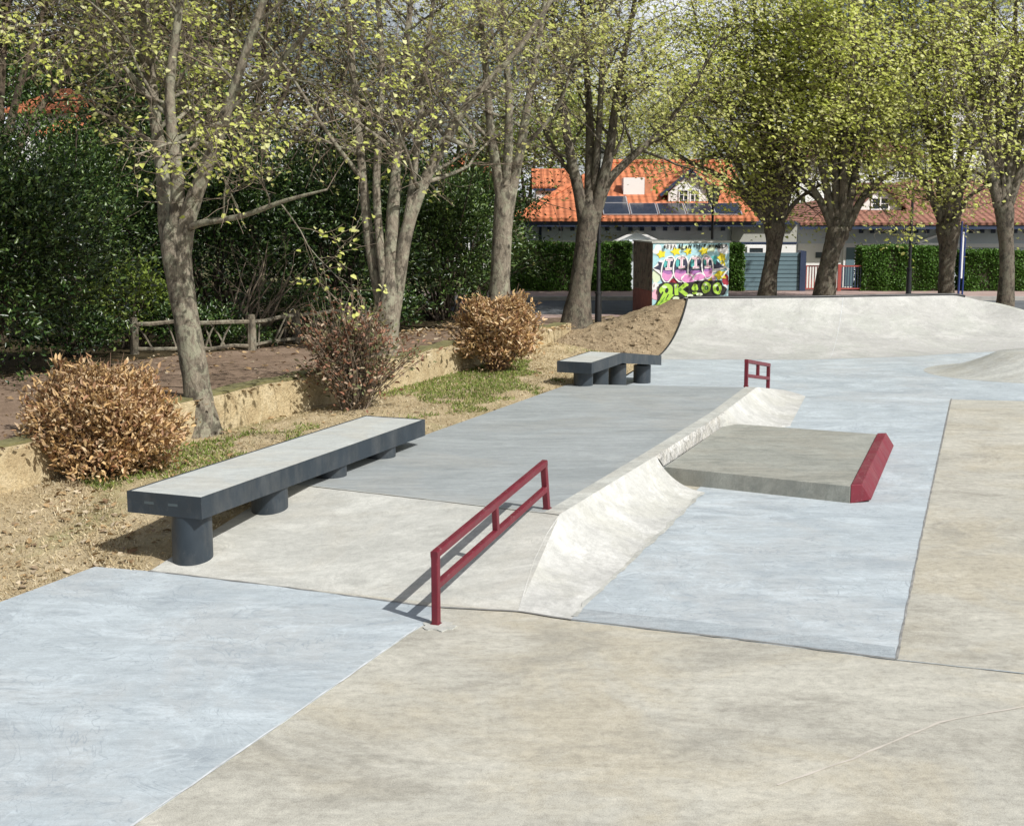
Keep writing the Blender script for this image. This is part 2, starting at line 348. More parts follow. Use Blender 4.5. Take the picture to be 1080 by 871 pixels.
M['poleblue'] = m_plain('blue painted pole', (.02, .04, .16), .45)
M['hut'] = m_bark('rusty brown cladding', (.13, .10, .075), (.27, .22, .17), (.12, .14, .10), .4)
M['hutred'] = m_plain('red brown base paint', (.24, .09, .07), .8, var=.25, scale=5)

# ------------------------------------------------------------------ skate park floor (setting)
def sheet(name, poly, z, mat, lift=0.0, ds=None):
    mb = MB(); pts = [(p[0], p[1], (p[2] if len(p) > 2 and z is None else z)+lift) for p in poly]
    mb.add(pts, [tuple(range(len(pts)))]); o = mb.build(name, mat); tag(o, kind='structure'); return o
def ccw(poly):
    a = sum(poly[i][0]*poly[(i+1) % len(poly)][1]-poly[(i+1) % len(poly)][0]*poly[i][1] for i in range(len(poly)))
    return poly if a > 0 else list(reversed(poly))
def g2(px, py, z=0): v = G(px, py, z); return (v.x, v.y)
HP = .34; HB = .19
N0 = G(157, 602.5); E = G(546, 645); A = G(590, 543, HP); B = G(692, 481, HP); T2 = G(762, 436.5, HP); H2 = G(798, 408.7, HP)
Cc = G(602, 654); D = G(742, 519.5); C2 = G(849.6, 420); F0 = G(600, 405, HP); NL = G(100, 598)
M1v = G(400, 521, HP)
# platform corner on the left border
dL = (F0-N0).xy.normalized(); dA = (M1v-A).xy.normalized()
def isect(p, d, q, e):
    c = d.x*e.y-d.y*e.x; w = q-p; t = (w.x*e.y-w.y*e.x)/c; return p+d*t
m0 = isect(A.xy, dA, N0.xy, dL); M0 = Vector((m0.x, m0.y, HP))
u = Vector((.35, .937))
FB0 = F0.xy+u*2.15; FB1 = G(809.5, 412).xy+u*.1
E2 = FB1+Vector((.22, -.05))
# main floor
floor = [(-5.6, 6.9), (-8, 1), (-9, -8), (24, -8), (24, 31.5), (9, 31.5), (2.9, 27.2), (FB0.x-.02, FB0.y), (N0.x, N0.y), (NL.x, NL.y)]
mb = MB(); mb.prism(ccw(floor), -.25, 0.0); tag(mb.build('park_floor', M['tan']), kind='structure')
# left blue slab
bl = [NL, N0, G(300, 619.5), G(456, 640.5), G(462, 644), G(452, 656), G(432, 668), G(290, 768), G(140, 871), G(-60, 1012)]
bl = [(p.x, p.y) for p in bl]+[(-5.2, 4.0), (-6.35, 5.2), (-5.6, 6.9)]
mb = MB(); mb.prism(ccw(bl), -.02, .005); tag(mb.build('left_slab', M['blue']), kind='structure')
# middle blue slab with a flat, darker strip along its near edge
in0 = [G(607, 645.5, .006), G(610, 644, .006)]
lipo = [G(602, 654.5), G(770, 673.5), G(945, 696)]
lipi = [G(602, 653.5, .006), G(770, 673, .006), G(944.5, 695.5, .006)]
rightline = [G(1002, 421, .006)]
far_poly = [lipi[0], lipi[1], lipi[2], G(973, 556, .006), rightline[0], G(1100, 423, .006), Vector((16, 21.6, .006)), Vector((16, 29.5, .006)), Vector((9.6, 29.5, .006)), Vector((3.2, 27.8, .006)), Vector((2.72, 26.75, .006)),
            Vector((FB0.x, FB0.y, .006)), Vector((FB1.x, FB1.y, .006)), Vector((C2.x-.1, C2.y, .006)), Vector((D.x-.1, D.y, .006))]
mb = MB(); pl = [(p.x, p.y) for p in far_poly]; mb.prism(ccw(pl), -.02, .006)
tag(mb.build('middle_slab', M['blue']), kind='structure')
mb = MB(); mb.grid([[tuple(p+Vector((0, 0, .010))) for p in (G(602.5, 654), G(770, 673), G(944.5, 695.5))], [tuple(p+Vector((0, 0, .010))) for p in (G(614, 643), G(775, 661), G(944, 683.5))]])
tag(mb.build('slab_lip', M['lip']), kind='structure')
# raised platform with a bank at each end
mb = MB()
def zg(p, z): return (p.x, p.y, z)
BH = Vector((B.x, B.y)); 
top = [M0, A, B, T2, H2, F0]
mb.add([zg(p, HP) for p in top]+[zg(p, -.1) for p in top], [(0, 1, 2, 3, 4, 5), (1, 7, 8, 2), (2, 8, 9, 3), (3, 9, 10, 4), (0, 5, 11, 6)])
tag(mb.build('raised_platform', M['platform']), kind='structure')
mb = MB()
def bankgrid(a0, a1, b0, b1, z0, z1, n=12, m=6):
    return [[tuple(Vector((*a0.lerp(a1, i/n), z0)).lerp(Vector((*b0.lerp(b1, i/n), z1)), j/m)) for i in range(n+1)] for j in range(m+1)]
mb.grid(bankgrid(N0.xy, E.xy, M0.xy, A.xy, .0, HP))
mb.add([zg(N0, 0), zg(M0, HP), zg(M0, -.1), zg(N0, -.1)], [(0, 1, 2, 3)])
mb.grid(bankgrid(F0.xy, H2.xy, FB0, E2, HP, 0.0))
mb.add([zg(F0, HP), (FB0.x, FB0.y, 0), (FB0.x, FB0.y, -.1), zg(F0, -.1)], [(0, 1, 2, 3)])
tag(mb.build('bank_slope', M['bank']), kind='structure')
# pale strip down the right border of the platform
def offs(p, q, w): d = (q-p).xy.normalized(); return Vector((-d.y, d.x, 0))*w
mb = MB(); w = .17
lin = [A, B, T2, H2]; o_ = [p+offs(A, H2, w) for p in lin]; o_[0] = A+(M0-A).normalized()*.16
mb.grid([[zg(p, HP+.004) for p in lin], [zg(p, HP+.004) for p in o_]])
tag(mb.build('edge_strip', M['cap']), kind='structure')
# transitions
def prof(s): k = .88; return (1-math.sqrt(1-(k*s)**2))/(1-math.sqrt(1-k*k))
def loft(topf, botf, n, m, lift=.0):
    rows = []
    for i in range(n+1):
        t = i/n; a = topf(t); b = botf(t); row = []
        for j in range(m+1):
            s = j/m; q = b.lerp(a, s); row.append((q.x, q.y, b.z+(a.z-b.z)*prof(s)+lift))
        rows.append(row)
    return rows
def poly_at(pts, ts):
    def f(t):
        for i in range(len(ts)-1):
            if t <= ts[i+1] or i == len(ts)-2: return pts[i].lerp(pts[i+1], (t-ts[i])/(ts[i+1]-ts[i]))
    return f
hipthing = thing('curved_ramp', (D.x, D.y, 0), 'pale smooth curved ramp flank in front of the low concrete pad', 'ramp')
mb = MB(); Ez = Vector((E.x, E.y, .003))
def on_bank(px, py):
    z = .1
    def height(q):
        lo_, hi_ = 0.0, 1.0
        for _ in range(40):
            m_ = (lo_+hi_)/2; a_ = N0.xy.lerp(M0.xy, m_); b_ = E.xy.lerp(A.xy, m_); d_ = b_-a_; w_ = q.xy-a_
            if d_.x*w_.y-d_.y*w_.x > 0: lo_ = m_
            else: hi_ = m_
        return HP*lo_
    for _ in range(40): z = .5*z+.5*height(G(px, py, z))
    q = G(px, py, z); return Vector((q.x, q.y, z+.003))
A_ = A+Vector((0, 0, .006)); B_ = B+Vector((0, 0, .006))
rows = loft(poly_at([Ez, on_bank(552, 625), on_bank(562.5, 592), on_bank(576, 564), A_, B_], [0, .09, .26, .40, .52, 1]), poly_at([Vector((Cc.x, Cc.y, .006)), Vector((D.x, D.y, .010))], [0, 1]), 48, 16)
mb.grid(rows); mb.add([rows[-1][i] for i in range(17)]+[(rows[-1][-1][0], rows[-1][-1][1], -.05), (rows[-1][0][0], rows[-1][0][1], -.05)], [tuple(range(19))])
mb.build('ramp_face', M['hip'], hipthing, auto=40)
hip2 = thing('curved_ramp', (C2.x, C2.y, 0), 'short pale curved ramp flank behind the low concrete pad', 'ramp')
mb = MB(); D2 = D.lerp(C2, .70); T2b = T2+(B-T2).normalized()*.22
rows = loft(poly_at([T2b+Vector((0, 0, .008)), H2+Vector((0, 0, .006)), Vector((E2.x, E2.y, .01))], [0, .72, 1]), poly_at([Vector((D2.x-.5*0, D2.y-.6, .034)), Vector((C2.x, C2.y, .034))], [0, 1]), 30, 14)
mb.grid(rows); mb.add([rows[0][i] for i in range(15)]+[(rows[0][-1][0], rows[0][-1][1], 0), (rows[0][0][0], rows[0][0][1], 0)], [tuple(reversed(range(17)))]); mb.build('ramp_face', M['hip'], hip2, auto=40)
# manual pad with its red end block
pf = [G(701, 492, HB), G(897, 512.5, HB), G(925, 457.8, HB), G(767, 446.2, HB)]
pad = thing('concrete_pad', (pf[1].x, pf[1].y, 0), 'low flat grey concrete pad with a crimson block along its right end', 'skate pad')
mb = MB(); mb.prism(ccw([(p.x, p.y) for p in pf]), -.03, HB); mb.build('slab', M['pad'], pad, bevel=.006)
b0 = G(897.2, 512.5, HB); b1 = G(925.2, 457.8, HB); f0 = G(919.5, 530); f1 = G(943, 476.5)
q0 = b0+(f0-b0)*.5; q1 = b1+(f1-b1)*.5
n_ = (f0-Vector((b0.x, b0.y, 0))); n_.z = 0; ex = n_.normalized()
mb = MB()
hb = HB+.012
def pr(b, e): return [Vector((b.x, b.y, -.0))+ex*.003, Vector((b.x, b.y, 0))+ex*.24+Vector((0, 0, .03)), Vector((b.x, b.y, 0))+ex*.125+Vector((0, 0, hb)), Vector((b.x, b.y, 0))+ex*.003+Vector((0, 0, hb))]
p0 = pr(b0, 0); p1 = pr(b1, 0); seg = 3; dd = (b1-b0)/seg
for k in range(seg):
    a0 = [p+dd*k+(dd.normalized()*.004 if k else Vector()) for p in p0]; a1 = [p+dd*(k+1)-dd.normalized()*.004*(k < seg-1) for p in p0]
    mb.add(a0+a1, [(0, 1, 2, 3), (7, 6, 5, 4), (0, 4, 5, 1), (1, 5, 6, 2), (2, 6, 7, 3), (3, 7, 4, 0)])
mb.build('end_block', M['redblock'], pad, bevel=.006)
# rough riser between pad and platform
mb = MB(); rg = random.Random(4); rr = [[], [], []]
lo0 = G(701.5, 490, HB-.01); lo1 = G(767.3, 446, HB-.01)
for i in range(61):
    t = -.03+1.06*i/60; a = lo0.lerp(lo1, t); b = B.lerp(T2, t)
    rr[0].append((a.x+rg.uniform(-.005, .005)+.01, a.y-.0, HB-.01)); q = a.lerp(b, .5)
    rr[1].append((q.x+rg.uniform(-.007, .007)+.012, q.y+rg.uniform(-.005, .005), (HB+HP)/2+.03)); rr[2].append((b.x+rg.uniform(-.005, .005), b.y, HP+.007))
mb.grid(rr); rt = thing('broken_edge', (lo0.x, lo0.y, HB), 'narrow rough white mortar edge between pad and raised platform', 'concrete edge'); mb.build('mortar_face', M['rough'], rt)

# joints
def strip(name, pts, w, mat, lift, seed=1, jag=.35):
    mb = MB(); rg = random.Random(seed); a, b = [], []
    full = []
    for i in range(len(pts)-1):
        k = max(2, int((pts[i+1]-pts[i]).length/.12))
        for j in range(k): full.append(pts[i].lerp(pts[i+1], j/k))
    full.append(pts[-1])
    for i, p in enumerate(full):
        d = (full[min(i+1, len(full)-1)]-full[max(i-1, 0)]).normalized(); n = Vector((-d.y, d.x, 0))
        a.append(p+n*w*(.5+rg.uniform(-jag, jag))+Vector((0, 0, lift))); b.append(p-n*w*(.5+rg.uniform(-jag, jag))+Vector((0, 0, lift)))
    mb.grid([a, b]); return tag(mb.build(name, mat), kind='structure')
strip('slab_joint', [N0, G(300, 619.5), G(456, 640.5), E, Cc, G(770, 673.5), G(945, 696)], .022, M['joint'], .009, 2)
strip('slab_joint', [G(945, 696), G(1010, 703), G(1110, 714)], .014, M['lip'], .006, 3)
strip('slab_joint', [G(945.5, 696), G(974, 556), G(1003.5, 421)], .016, M['joint'], .010, 5, .25)
strip('slab_joint', [Vector((*M0.xy, HP)), A], .02, M['cap'], .006, 6)
strip('slurry_edge', [G(440, 662), G(432, 668), G(290, 768), G(140, 871), G(-60, 1012)], .014, M['jlight'], .009, 7, .45)
strip('slurry_edge', [G(604, 651), G(650, 606), G(700, 560), G(741, 520)], .04, M['cap'], .012, 8, .45)
strip('scratch_line', [G(820, 828), G(900, 800), G(990, 762), G(1080, 745)], .014, M['tanlight'], .004, 10, .45)
# cement ring round the first rail's post
mb = MB(); c = G(459, 660); rr_ = random.Random(2); q_ = [(c.x+.02+math.cos(i*.3142)*.11*rr_.uniform(.8, 1.35), c.y-.01+math.sin(i*.3142)*.11*rr_.uniform(.8, 1.35)) for i in range(20)]; mb.prism(q_, 0, .008); tag(mb.build('mortar_patch', M['cap']), kind='structure')

# far bump
dm = thing('concrete_bump', (9.75, 24.9, 0), 'low grey concrete bump with a flat top at the right of the far slab', 'skate bump')
mb = MB(); rows = []
for j in range(17):
    s = j/16; r = 2.15-(2.15-.85)*s; row = []
    for i in range(65):
        a = 2*math.pi*i/64; row.append((9.75+r*math.cos(a)*1.0, 24.9+r*math.sin(a)*.75, .0075+.37*(s**1.7)))
    rows.append(row)
rows.append([(9.75+.4*math.cos(2*math.pi*i/64), 24.9+.3*math.sin(2*math.pi*i/64), .40) for i in range(65)])
rows.append([(9.75, 24.9, .40)]*65)
mb.grid(rows); mb.build('bump_surface', M['dome'], dm, smooth=True)

# quarter pipe
QZ = 1.0
qt = [G(726, 314.5, QZ), G(860, 313.5, QZ), G(1008, 310.8, QZ), G(1040, 318.5, .84), G(1080, 329, .66), G(1200, 361, .06)]
qb = [G(690, 379, .0075), G(850, 379.5, .0075), G(975, 375.5, .0075), G(1021, 371.5, .0075), G(1075, 370, .0075), G(1215, 364, .0075)]
ts = [0, .36, .74, .80, .88, 1.0]
qp = thing('quarter_pipe', (6.5, 29, 0), 'wide pale curved concrete quarter pipe with dark coping at the far end', 'ramp')
topf, botf = poly_at(qt, ts), poly_at(qb, ts)
def smoothf(f, w=.035):
    def g(t):
        if t < .6: return f(t)
        acc = Vector(); n = 0
        for k in range(-4, 5): acc += f(min(1, max(0, t+w*k/4))); n += 1
        return acc/n
    return g
topf, botf = smoothf(topf, .012), smoothf(botf, .06)
mb = MB(); rows = loft(topf, botf, 120, 20); mb.grid(rows)
mb.build('ramp_face', M['qp'], qp, smooth=True)
mb = MB(); tp = [Vector(r[-1]) for r in rows]
bk = []
for i, p in enumerate(tp):
    d = (tp[min(i+1, 120)]-tp[max(i-1, 0)]); d.z = 0; d.normalize(); bk.append(p+Vector((-d.y, d.x, 0))*.45)
mb.grid([[tuple(p-Vector((0, 0, .02))) for p in tp], [tuple(p-Vector((0, 0, .02))) for p in bk], [(p.x, p.y, -.1) for p in bk]])
mb.build('deck', M['cap'], qp)
mb = MB(); sd = [Vector(p) for p in rows[0]]
mb.add(sd+[Vector((sd[-1].x, sd[-1].y, -.1)), Vector((sd[0].x, sd[0].y, -.1))], [tuple(reversed(range(len(sd)+2)))])
off = Vector((-.035, .0, 0)); sdo = [p+off+Vector((0, 0, .004)) for p in sd]
mb.grid([[tuple(p+Vector((0, 0, .004))) for p in sd], [tuple(p) for p in sdo], [tuple(p+Vector((0, 0, -.3))) for p in sdo]])
mb.build('side_plate', M['coping'], qp)
mb = MB(); mb.tube([p+Vector((0, 0, .012)) for p in tp[:92]], [.028]*92, 8); mb.build('coping', M['coping'], qp, smooth=True)
mb = MB(); i0 = 52; mb.grid([[tuple(Vector(p)+Vector((0, -.004, .004))) for p in rows[i0]], [tuple(Vector(p).lerp(Vector(q), .12)+Vector((0, -.004, .004))) for p, q in zip(rows[i0], rows[i0+1])]])
mb.build('pale_seam', M['jlight'], qp)

# ------------------------------------------------------------------ rails
def rail(name, n0, n0t, n1, n1t, drop, label, w=.056):
    t = thing(name, (n0.x, n0.y, n0.z), label, 'skate rail', 'crimson grind rails')
    ax = (n1t-n0t).normalized()
    for a, b in ((n0, n0t), (n1, n1t)):
        mb = MB(); mb.beam(a-Vector((0, 0, .03)), b-(b-a).normalized()*0.0, w, w, (ax.x, ax.y, 0), bev=.006); mb.build('post', M['red'], t)
    side = ax
    mb = MB(); mb.beam(n0t-ax*w*.52+Vector((0, 0, .0)), n1t+ax*w*.52, w*1.04, w*1.04, bev=.007); mb.build('top_rail', M['red'], t)
    l0 = n0t+(n0-n0t).normalized()*drop; l1 = n1t+(n1-n1t).normalized()*drop
    mb = MB(); mb.beam(l0, l1, w*.96, w*.96, bev=.006); mb.build('lower_rail', M['red'], t)
    mb = MB(); m1 = n0t.lerp(n1t, .5); m2 = l0.lerp(l1, .5); mb.beam(m2, m1, w*.9, w*.9, (ax.x, ax.y, 0), bev=.006); mb.build('strut', M['red'], t)
    for c in (n0, n1):
        mb = MB(); mb.obox((c.x, c.y), (ax.x, ax.y, 0), (-ax.y, ax.x, 0), w*.62, w*.62, c.z-.002, c.z+.012); mb.build('foot', M['red'], t)
    return t
n0 = G(460, 658.5); n1 = G(577, 536.5, HP); hd = (n1-n0); hd.z = 0; hd.normalize()
d0 = n0.y; n0t = Vector((n0.x, n0.y, P(460, 584, n0.y).z))
n1p = n1-hd*.10; n1t = Vector((n1p.x, n1p.y, P(572, 489, n1p.y).z))
rail('skate_rail', n0, n0t, n1, n1t, .25, 'long crimson rail rising up the bank in the foreground')
n0 = G(786.8, 407.5, HP); n1 = G(809.8, 412.5, 0.02)
rail('skate_rail', n0, Vector((n0.x, n0.y, P(788, 381, n0.y).z)), n1, Vector((n1.x, n1.y, P(811, 385, n1.y).z)), .22, 'small crimson rail running down behind the far end of the platform', .056)

# ------------------------------------------------------------------ benches
def bench_run(t, pts, wd, th, side, rim=.018):
    """pts: line of the right upper edge; side: unit vector to the left border"""
    mbF = MB(); mbC = MB()
    for i in range(len(pts)-1):
        a, b = pts[i], pts[i+1]; al, bl_ = a+side*wd, b+side*wd; dz = Vector((0, 0, -th)); d = (b-a).normalized()
        # side plates
        for (p, q, s_) in ((a, b, side), (al, bl_, -side)):
            k = s_*rim; mbF.add([p, q, q+k, p+k, p+dz, q+dz, q+k+dz, p+k+dz], [(0, 1, 2, 3), (7, 6, 5, 4), (0, 4, 5, 1), (3, 2, 6, 7), (0, 3, 7, 4), (1, 5, 6, 2)])
        mbC.add([a+side*rim+Vector((0, 0, -.004)), b+side*rim+Vector((0, 0, -.004)), bl_-side*rim+Vector((0, 0, -.004)), al-side*rim+Vector((0, 0, -.004)),
                 a+side*rim+dz*.95, b+side*rim+dz*.95, bl_-side*rim+dz*.95, al-side*rim+dz*.95], [(0, 1, 2, 3), (7, 6, 5, 4), (0, 4, 5, 1), (2, 6, 7, 3)])
    for (p, s_) in ((pts[0], -1), (pts[-1], 1)):
        d = (pts[1]-pts[0]).normalized() if s_ == -1 else (pts[-1]-pts[-2]).normalized(); k = d*.02*s_; l = p+side*wd; dz = Vector((0, 0, -th-.001)); u_ = Vector((0, 0, .001))
        v = [p+u_, l+u_, l+k+u_, p+k+u_]; mbF.add(v+[x+dz for x in v], [(0, 1, 2, 3), (7, 6, 5, 4), (0, 4, 5, 1), (3, 2, 6, 7), (0, 3, 7, 4), (1, 5, 6, 2)])
    mbF.build('steel_frame', M['steel'], t); o = mbC.build('concrete_top', M['inlay'], t)
def leg(t, c, r, z0, z1):
    mb = MB(); mb.cyl(c, r, z0, z1, 48); o = mb.build('leg', M['steel'], t, auto=40)
ZT = .65; c0 = G(213.5, 524.5, ZT); c1 = G(447.5, 442.5, ZT); l0 = G(136, 516.5, ZT)
bd = (c1-c0).normalized(); side = Vector((-bd.y, bd.x, 0)); wd = (l0-c0).length*.99
bt = thing('ledge_bench', (c0.x, c0.y, 0), 'long straight dark steel bench with concrete top on round legs in the foreground', 'bench', 'steel edged skating benches')
bench_run(bt, [c0, c1], wd, .19, side)
Lb = (c1-c0).length
def ground_z(x, y):
    p = Vector((x, y)); v = p-N0.xy
    nrm = Vector((-(A.xy-M0.xy).y, (A.xy-M0.xy).x)).normalized()
    s0 = (p-N0.xy).dot(nrm); s1 = (M0.xy-N0.xy).dot(nrm)
    return max(0, min(1, s0/s1))*HP
lx = [G(207, 590).xy, G(283, 537, .17).xy]
for k, f in enumerate((.036, .31, .575, .83)):
    c = c0+bd*Lb*f+side*(wd*(.30 if k == 0 else .25)); leg(bt, (c.x, c.y), .176, ground_z(c.x, c.y)-.12, ZT-.19+.004)
for f in (.3, .62):
    c = c0-bd*.0215+side*wd*(1-f); a = c+side*.05; b = c-side*.05; z = Vector((0, 0, 1))
    mb = MB(); mb.add([a+z*-.075, b+z*-.075, b+z*-.10, a+z*-.10], [(0, 1, 2, 3)]); mb.build('end_slot', M['slot'], bt)
# second, kinked bench
ZT = .72; c0 = G(624.5, 382.5, ZT); ck = G(656.5, 372, ZT); bd = (ck-c0).normalized(); side = Vector((-bd.y, bd.x, 0))
k_ = 2.15; cz = Vector((ck.x+bd.x*k_, ck.y+bd.y*k_, 0)); r_ = ray(692, 375); cz.z = H+r_.z*cz.y/r_.y
bt = thing('ledge_bench', (c0.x, c0.y, HP), 'short dark steel bench bending downward beside the far end of the platform', 'bench', 'steel edged skating benches')
bench_run(bt, [c0, ck, cz], .56, .17, side)
for f, zz in ((.22, 0), (.95, 0), (1.85, .05), (3.2, .25)):
    L1 = (ck-c0).length; p = c0+bd*f+side*.22; g = HP if f < 1.6 else max(0, HP-(f-1.4)*.17)
    zt = ZT-.165-max(0, (f-L1+.15))*(ZT-cz.z)/k_
    leg(bt, (p.x, p.y), .15, g-.15 if f < 1.6 else -.05, zt)

# ------------------------------------------------------------------ grass bank, wall, path
Rr = [(-8.4, -6, 0), (-7.3, 1, 0), (-5.6, 6.9, 0), (G(0, 635).x, G(0, 635).y, 0), (NL.x, NL.y, 0), (N0.x, N0.y, 0), (M0.x, M0.y, HP), (*N0.xy.lerp(F0.xy, .62), HP), (F0.x, F0.y, HP), (FB0.x, FB0.y, .06), (2.74, 26.8, .03)]
for f in (.2, .45, .7, .85, 1.0):
    r0 = rows[0]; q = r0[int(f*20)]; Rr.append((q[0]-.045, q[1], q[2]-.01-.03*f))
Rr += [(4.0, 31.2, .9), (4.4, 33, .3)]
Ww = [(-17, -6, .1), (-13, 3, .1), (-8.5, 9.5, .1), (-6.5, 12.4, .1), (-5.15, 14.35, .14), (-4.75, 15.55, .18), (-3.45, 17.35, .3), (-1.6, 20.7, .34), (-.6, 23.0, .34), (.35, 25.6, .34), (.75, 26.9, .34), (.9, 27.5, .34), (1.0, 28.0, .34), (1.1, 28.6, .34), (1.2, 29.2, .33), (1.3, 30, .32), (1.5, 31.5, .3), (1.7, 33.2, .3)]
Rr.insert(9, (*(F0.xy.lerp(Vector((FB0.x, FB0.y)), .5)), .2)); 
while len(Ww) < len(Rr): Ww.insert(9, tuple((Vector(Ww[8])+Vector(Ww[9]))/2))
nR = len(Rr); assert len(Ww) == nR, (len(Ww), nR)
def edge_at(L, t):
    x = t*(len(L)-1); i = min(int(x), len(L)-2); return Vector(L[i]).lerp(Vector(L[i+1]), x-i)
def bankpt(t, s, noisy=True):
    a = edge_at(Rr, t); b = edge_at(Ww, t); p = a.lerp(b, s); i = t*(nR-1)
    if i > 10.5:   # mound: holds its height, then falls away
        k = min(1, (i-10.5)/2); ss = s**.8; p.z = a.z+(b.z-a.z)*((1-k)*s+k*(ss*ss*(3-2*ss)))
    edge = min(1, s*6)*min(1, (1-s)*8)
    amp = .03+.07*max(0, min(1, (i-10)/2))
    if noisy: p.z += edge*amp*(mnoise.noise(p*1.3)+.6*mnoise.noise(p*4)+(.5*mnoise.noise(p*9) if i > 10 else 0))-.012*(1-edge)
    return p
NTt, NSs = 420, 40
mb = MB(); rws = [[bankpt(i/NTt, j/NSs) for j in range(NSs+1)] for i in range(NTt+1)]
mb.grid(rws)
gr = mb.build('grass_bank', [M['grassground'], M['dirt']], smooth=True); tag(gr, kind='structure')
mi = []
for i in range(NTt):
    for j in range(NSs):
        p = rws[i][j]; x = i/NTt*(nR-1)+.5*mnoise.noise(p*1.1); mi.append(1 if x > 11.0 else 0)
gr.data.polygons.foreach_set('material_index', mi)
# wall and path
iw0 = 2; iw1 = nR-3
tops = []
for i, p in enumerate(Ww):
    h = .45 if i < 9 else (.38 if i < 11 else .28-.03*(i-11)); tops.append((p[0], p[1], p[2]+max(.05, h)))
wall = thing('retaining_wall', Ww[4], 'low ochre retaining wall with mossy cap between grass strip and red path', 'wall')
mb = MB(); mc = MB(); rg = random.Random(8)
for i in range(1, iw1):
    a, b = Vector(Ww[i]), Vector(Ww[i+1]); k = max(1, int((b-a).length/.2))
    for j in range(k):
        t0, t1 = j/k, (j+1)/k; p, q = a.lerp(b, t0), a.lerp(b, t1); zt0 = tops[i][2]+(tops[i+1][2]-tops[i][2])*t0; zt1 = tops[i][2]+(tops[i+1][2]-tops[i][2])*t1
        d = (q-p).normalized(); n = Vector((-d.y, d.x, 0))
        o1 = .03*mnoise.noise(Vector((p.x*2, p.y*2, 3))); o2 = .03*mnoise.noise(Vector((q.x*2, q.y*2, 3))); h1 = .035*mnoise.noise(Vector((p.x*1.6, p.y*1.6, 8))); h2 = .035*mnoise.noise(Vector((q.x*1.6, q.y*1.6, 8)))
        v = [p-n*o1, q-n*o2, q+n*.25, p+n*.25]
        z_ = [zt0+h1, zt1+h2, zt1+h2, zt0+h1]
        mb.add([(x.x, x.y, -.1) for x in v]+[(x.x, x.y, z) for x, z in zip(v, z_)], [(4, 5, 6, 7), (0, 1, 5, 4), (1, 2, 6, 5), (2, 3, 7, 6), (3, 0, 4, 7)])
        if i < iw1-1:
            v2 = [p+n*.04, q+n*.04, q+n*.3, p+n*.3]; mc.add([(x.x, x.y, z+.003) for x, z in zip(v2, z_)]+[(x.x, x.y, z+.03+.02*mnoise.noise(Vector((x.x*5, x.y*5, 0)))) for x, z in zip(v2, z_)], [(4, 5, 6, 7), (0, 1, 5, 4)])
mb.build('wall_body', M['stone'], wall); mc.build('mossy_cap', M['moss'], wall)
Vv = [(-24, 0, .6), (-20, 6, .65), (-13, 13, .7), (-10.0, 15.2, .72), (-8.0, 17.2, .75), (-6.6, 19.0, .75), (-5.4, 21.0, .75), (-3.4, 23.0, .75), (-2.2, 24.4, .75), (-1.3, 26.2, .72), (-1, 27, .7), (-.8, 27.6, .65), (-.7, 28.2, .6), (-.6, 28.9, .55), (-.5, 29.5, .5), (-.4, 30.2, .45), (-.3, 31.6, .31), (-.2, 33.2, .3)]
while len(Vv) < nR: Vv.insert(9, tuple((Vector(Vv[8])+Vector(Vv[9]))/2))
mb = MB(); PW = [(t[0], t[1]+.02, t[2]-.02) for t in tops]; PW[-2] = (*PW[-2][:2], .32); PW[-1] = (*PW[-1][:2], .305)
pathrows = [[edge_at(PW, i/160).lerp(edge_at(Vv, i/160), j/8) for j in range(9)] for i in range(161)]
mb.grid(pathrows); tag(mb.build('path', M['path'], smooth=True), kind='structure')
Bb = [(-60, 0, .6), (-60, 10, .6), (-55, 22, .6), (-45, 32, .6), (-35, 38, .6), (-28, 42, .6), (-20, 44, .5), (-15, 45, .5), (-12, 45, .5), (-9, 45, .45), (-7, 45, .4), (-6, 44, .4), (-5, 43, .4), (-4, 42, .4), (-3.4, 40, .35), (-3, 38, .35), (-2.6, 36, .31), (-2.4, 34, .3)]
while len(Bb) < nR: Bb.insert(9, tuple((Vector(Bb[8])+Vector(Bb[9]))/2))
mb = MB(); mb.grid([[edge_at(Vv, i/100).lerp(edge_at(Bb, i/100), j/12)+Vector((0, 0, (.1*mnoise.noise(Vector((i*.3, j*.7, 0))) if 0 < j < 12 else 0))) for j in range(13)] for i in range(101)])
tag(mb.build('garden_ground', M['garden'], smooth=True), kind='structure')
# far ground, road and pavements
mb = MB(); ys = [-200, 30.9, 31.4, 60, 150, 600, 2500]; zs = [-.26, -.26, .28, .28, .28, .28, .28]
mb.grid([[(x, y, z) for x in (-2500, -100, -30, 0, 30, 100, 2500)] for y, z in zip(ys, zs)]); tag(mb.build('ground', M['earth']), kind='structure')
def flat(name, x0, x1, y0, y1, z, m): mb = MB(); mb.box(x0, x1, y0, y1, z-.06, z); return tag(mb.build(name, m), kind='structure')
flat('near_pavement', -2.2, 80, 31.4, 33.9, .305, M['pave']); flat('road', -30, 80, 33.9, 38.6, .295, M['road'])
flat('far_pavement', -30, 80, 38.78, 41.6, .40, M['pave'])
mb = MB(); mb.box(-30, 80, 38.6, 38.78, .2, .405); tag(mb.build('kerb', M['kerb']), kind='structure')

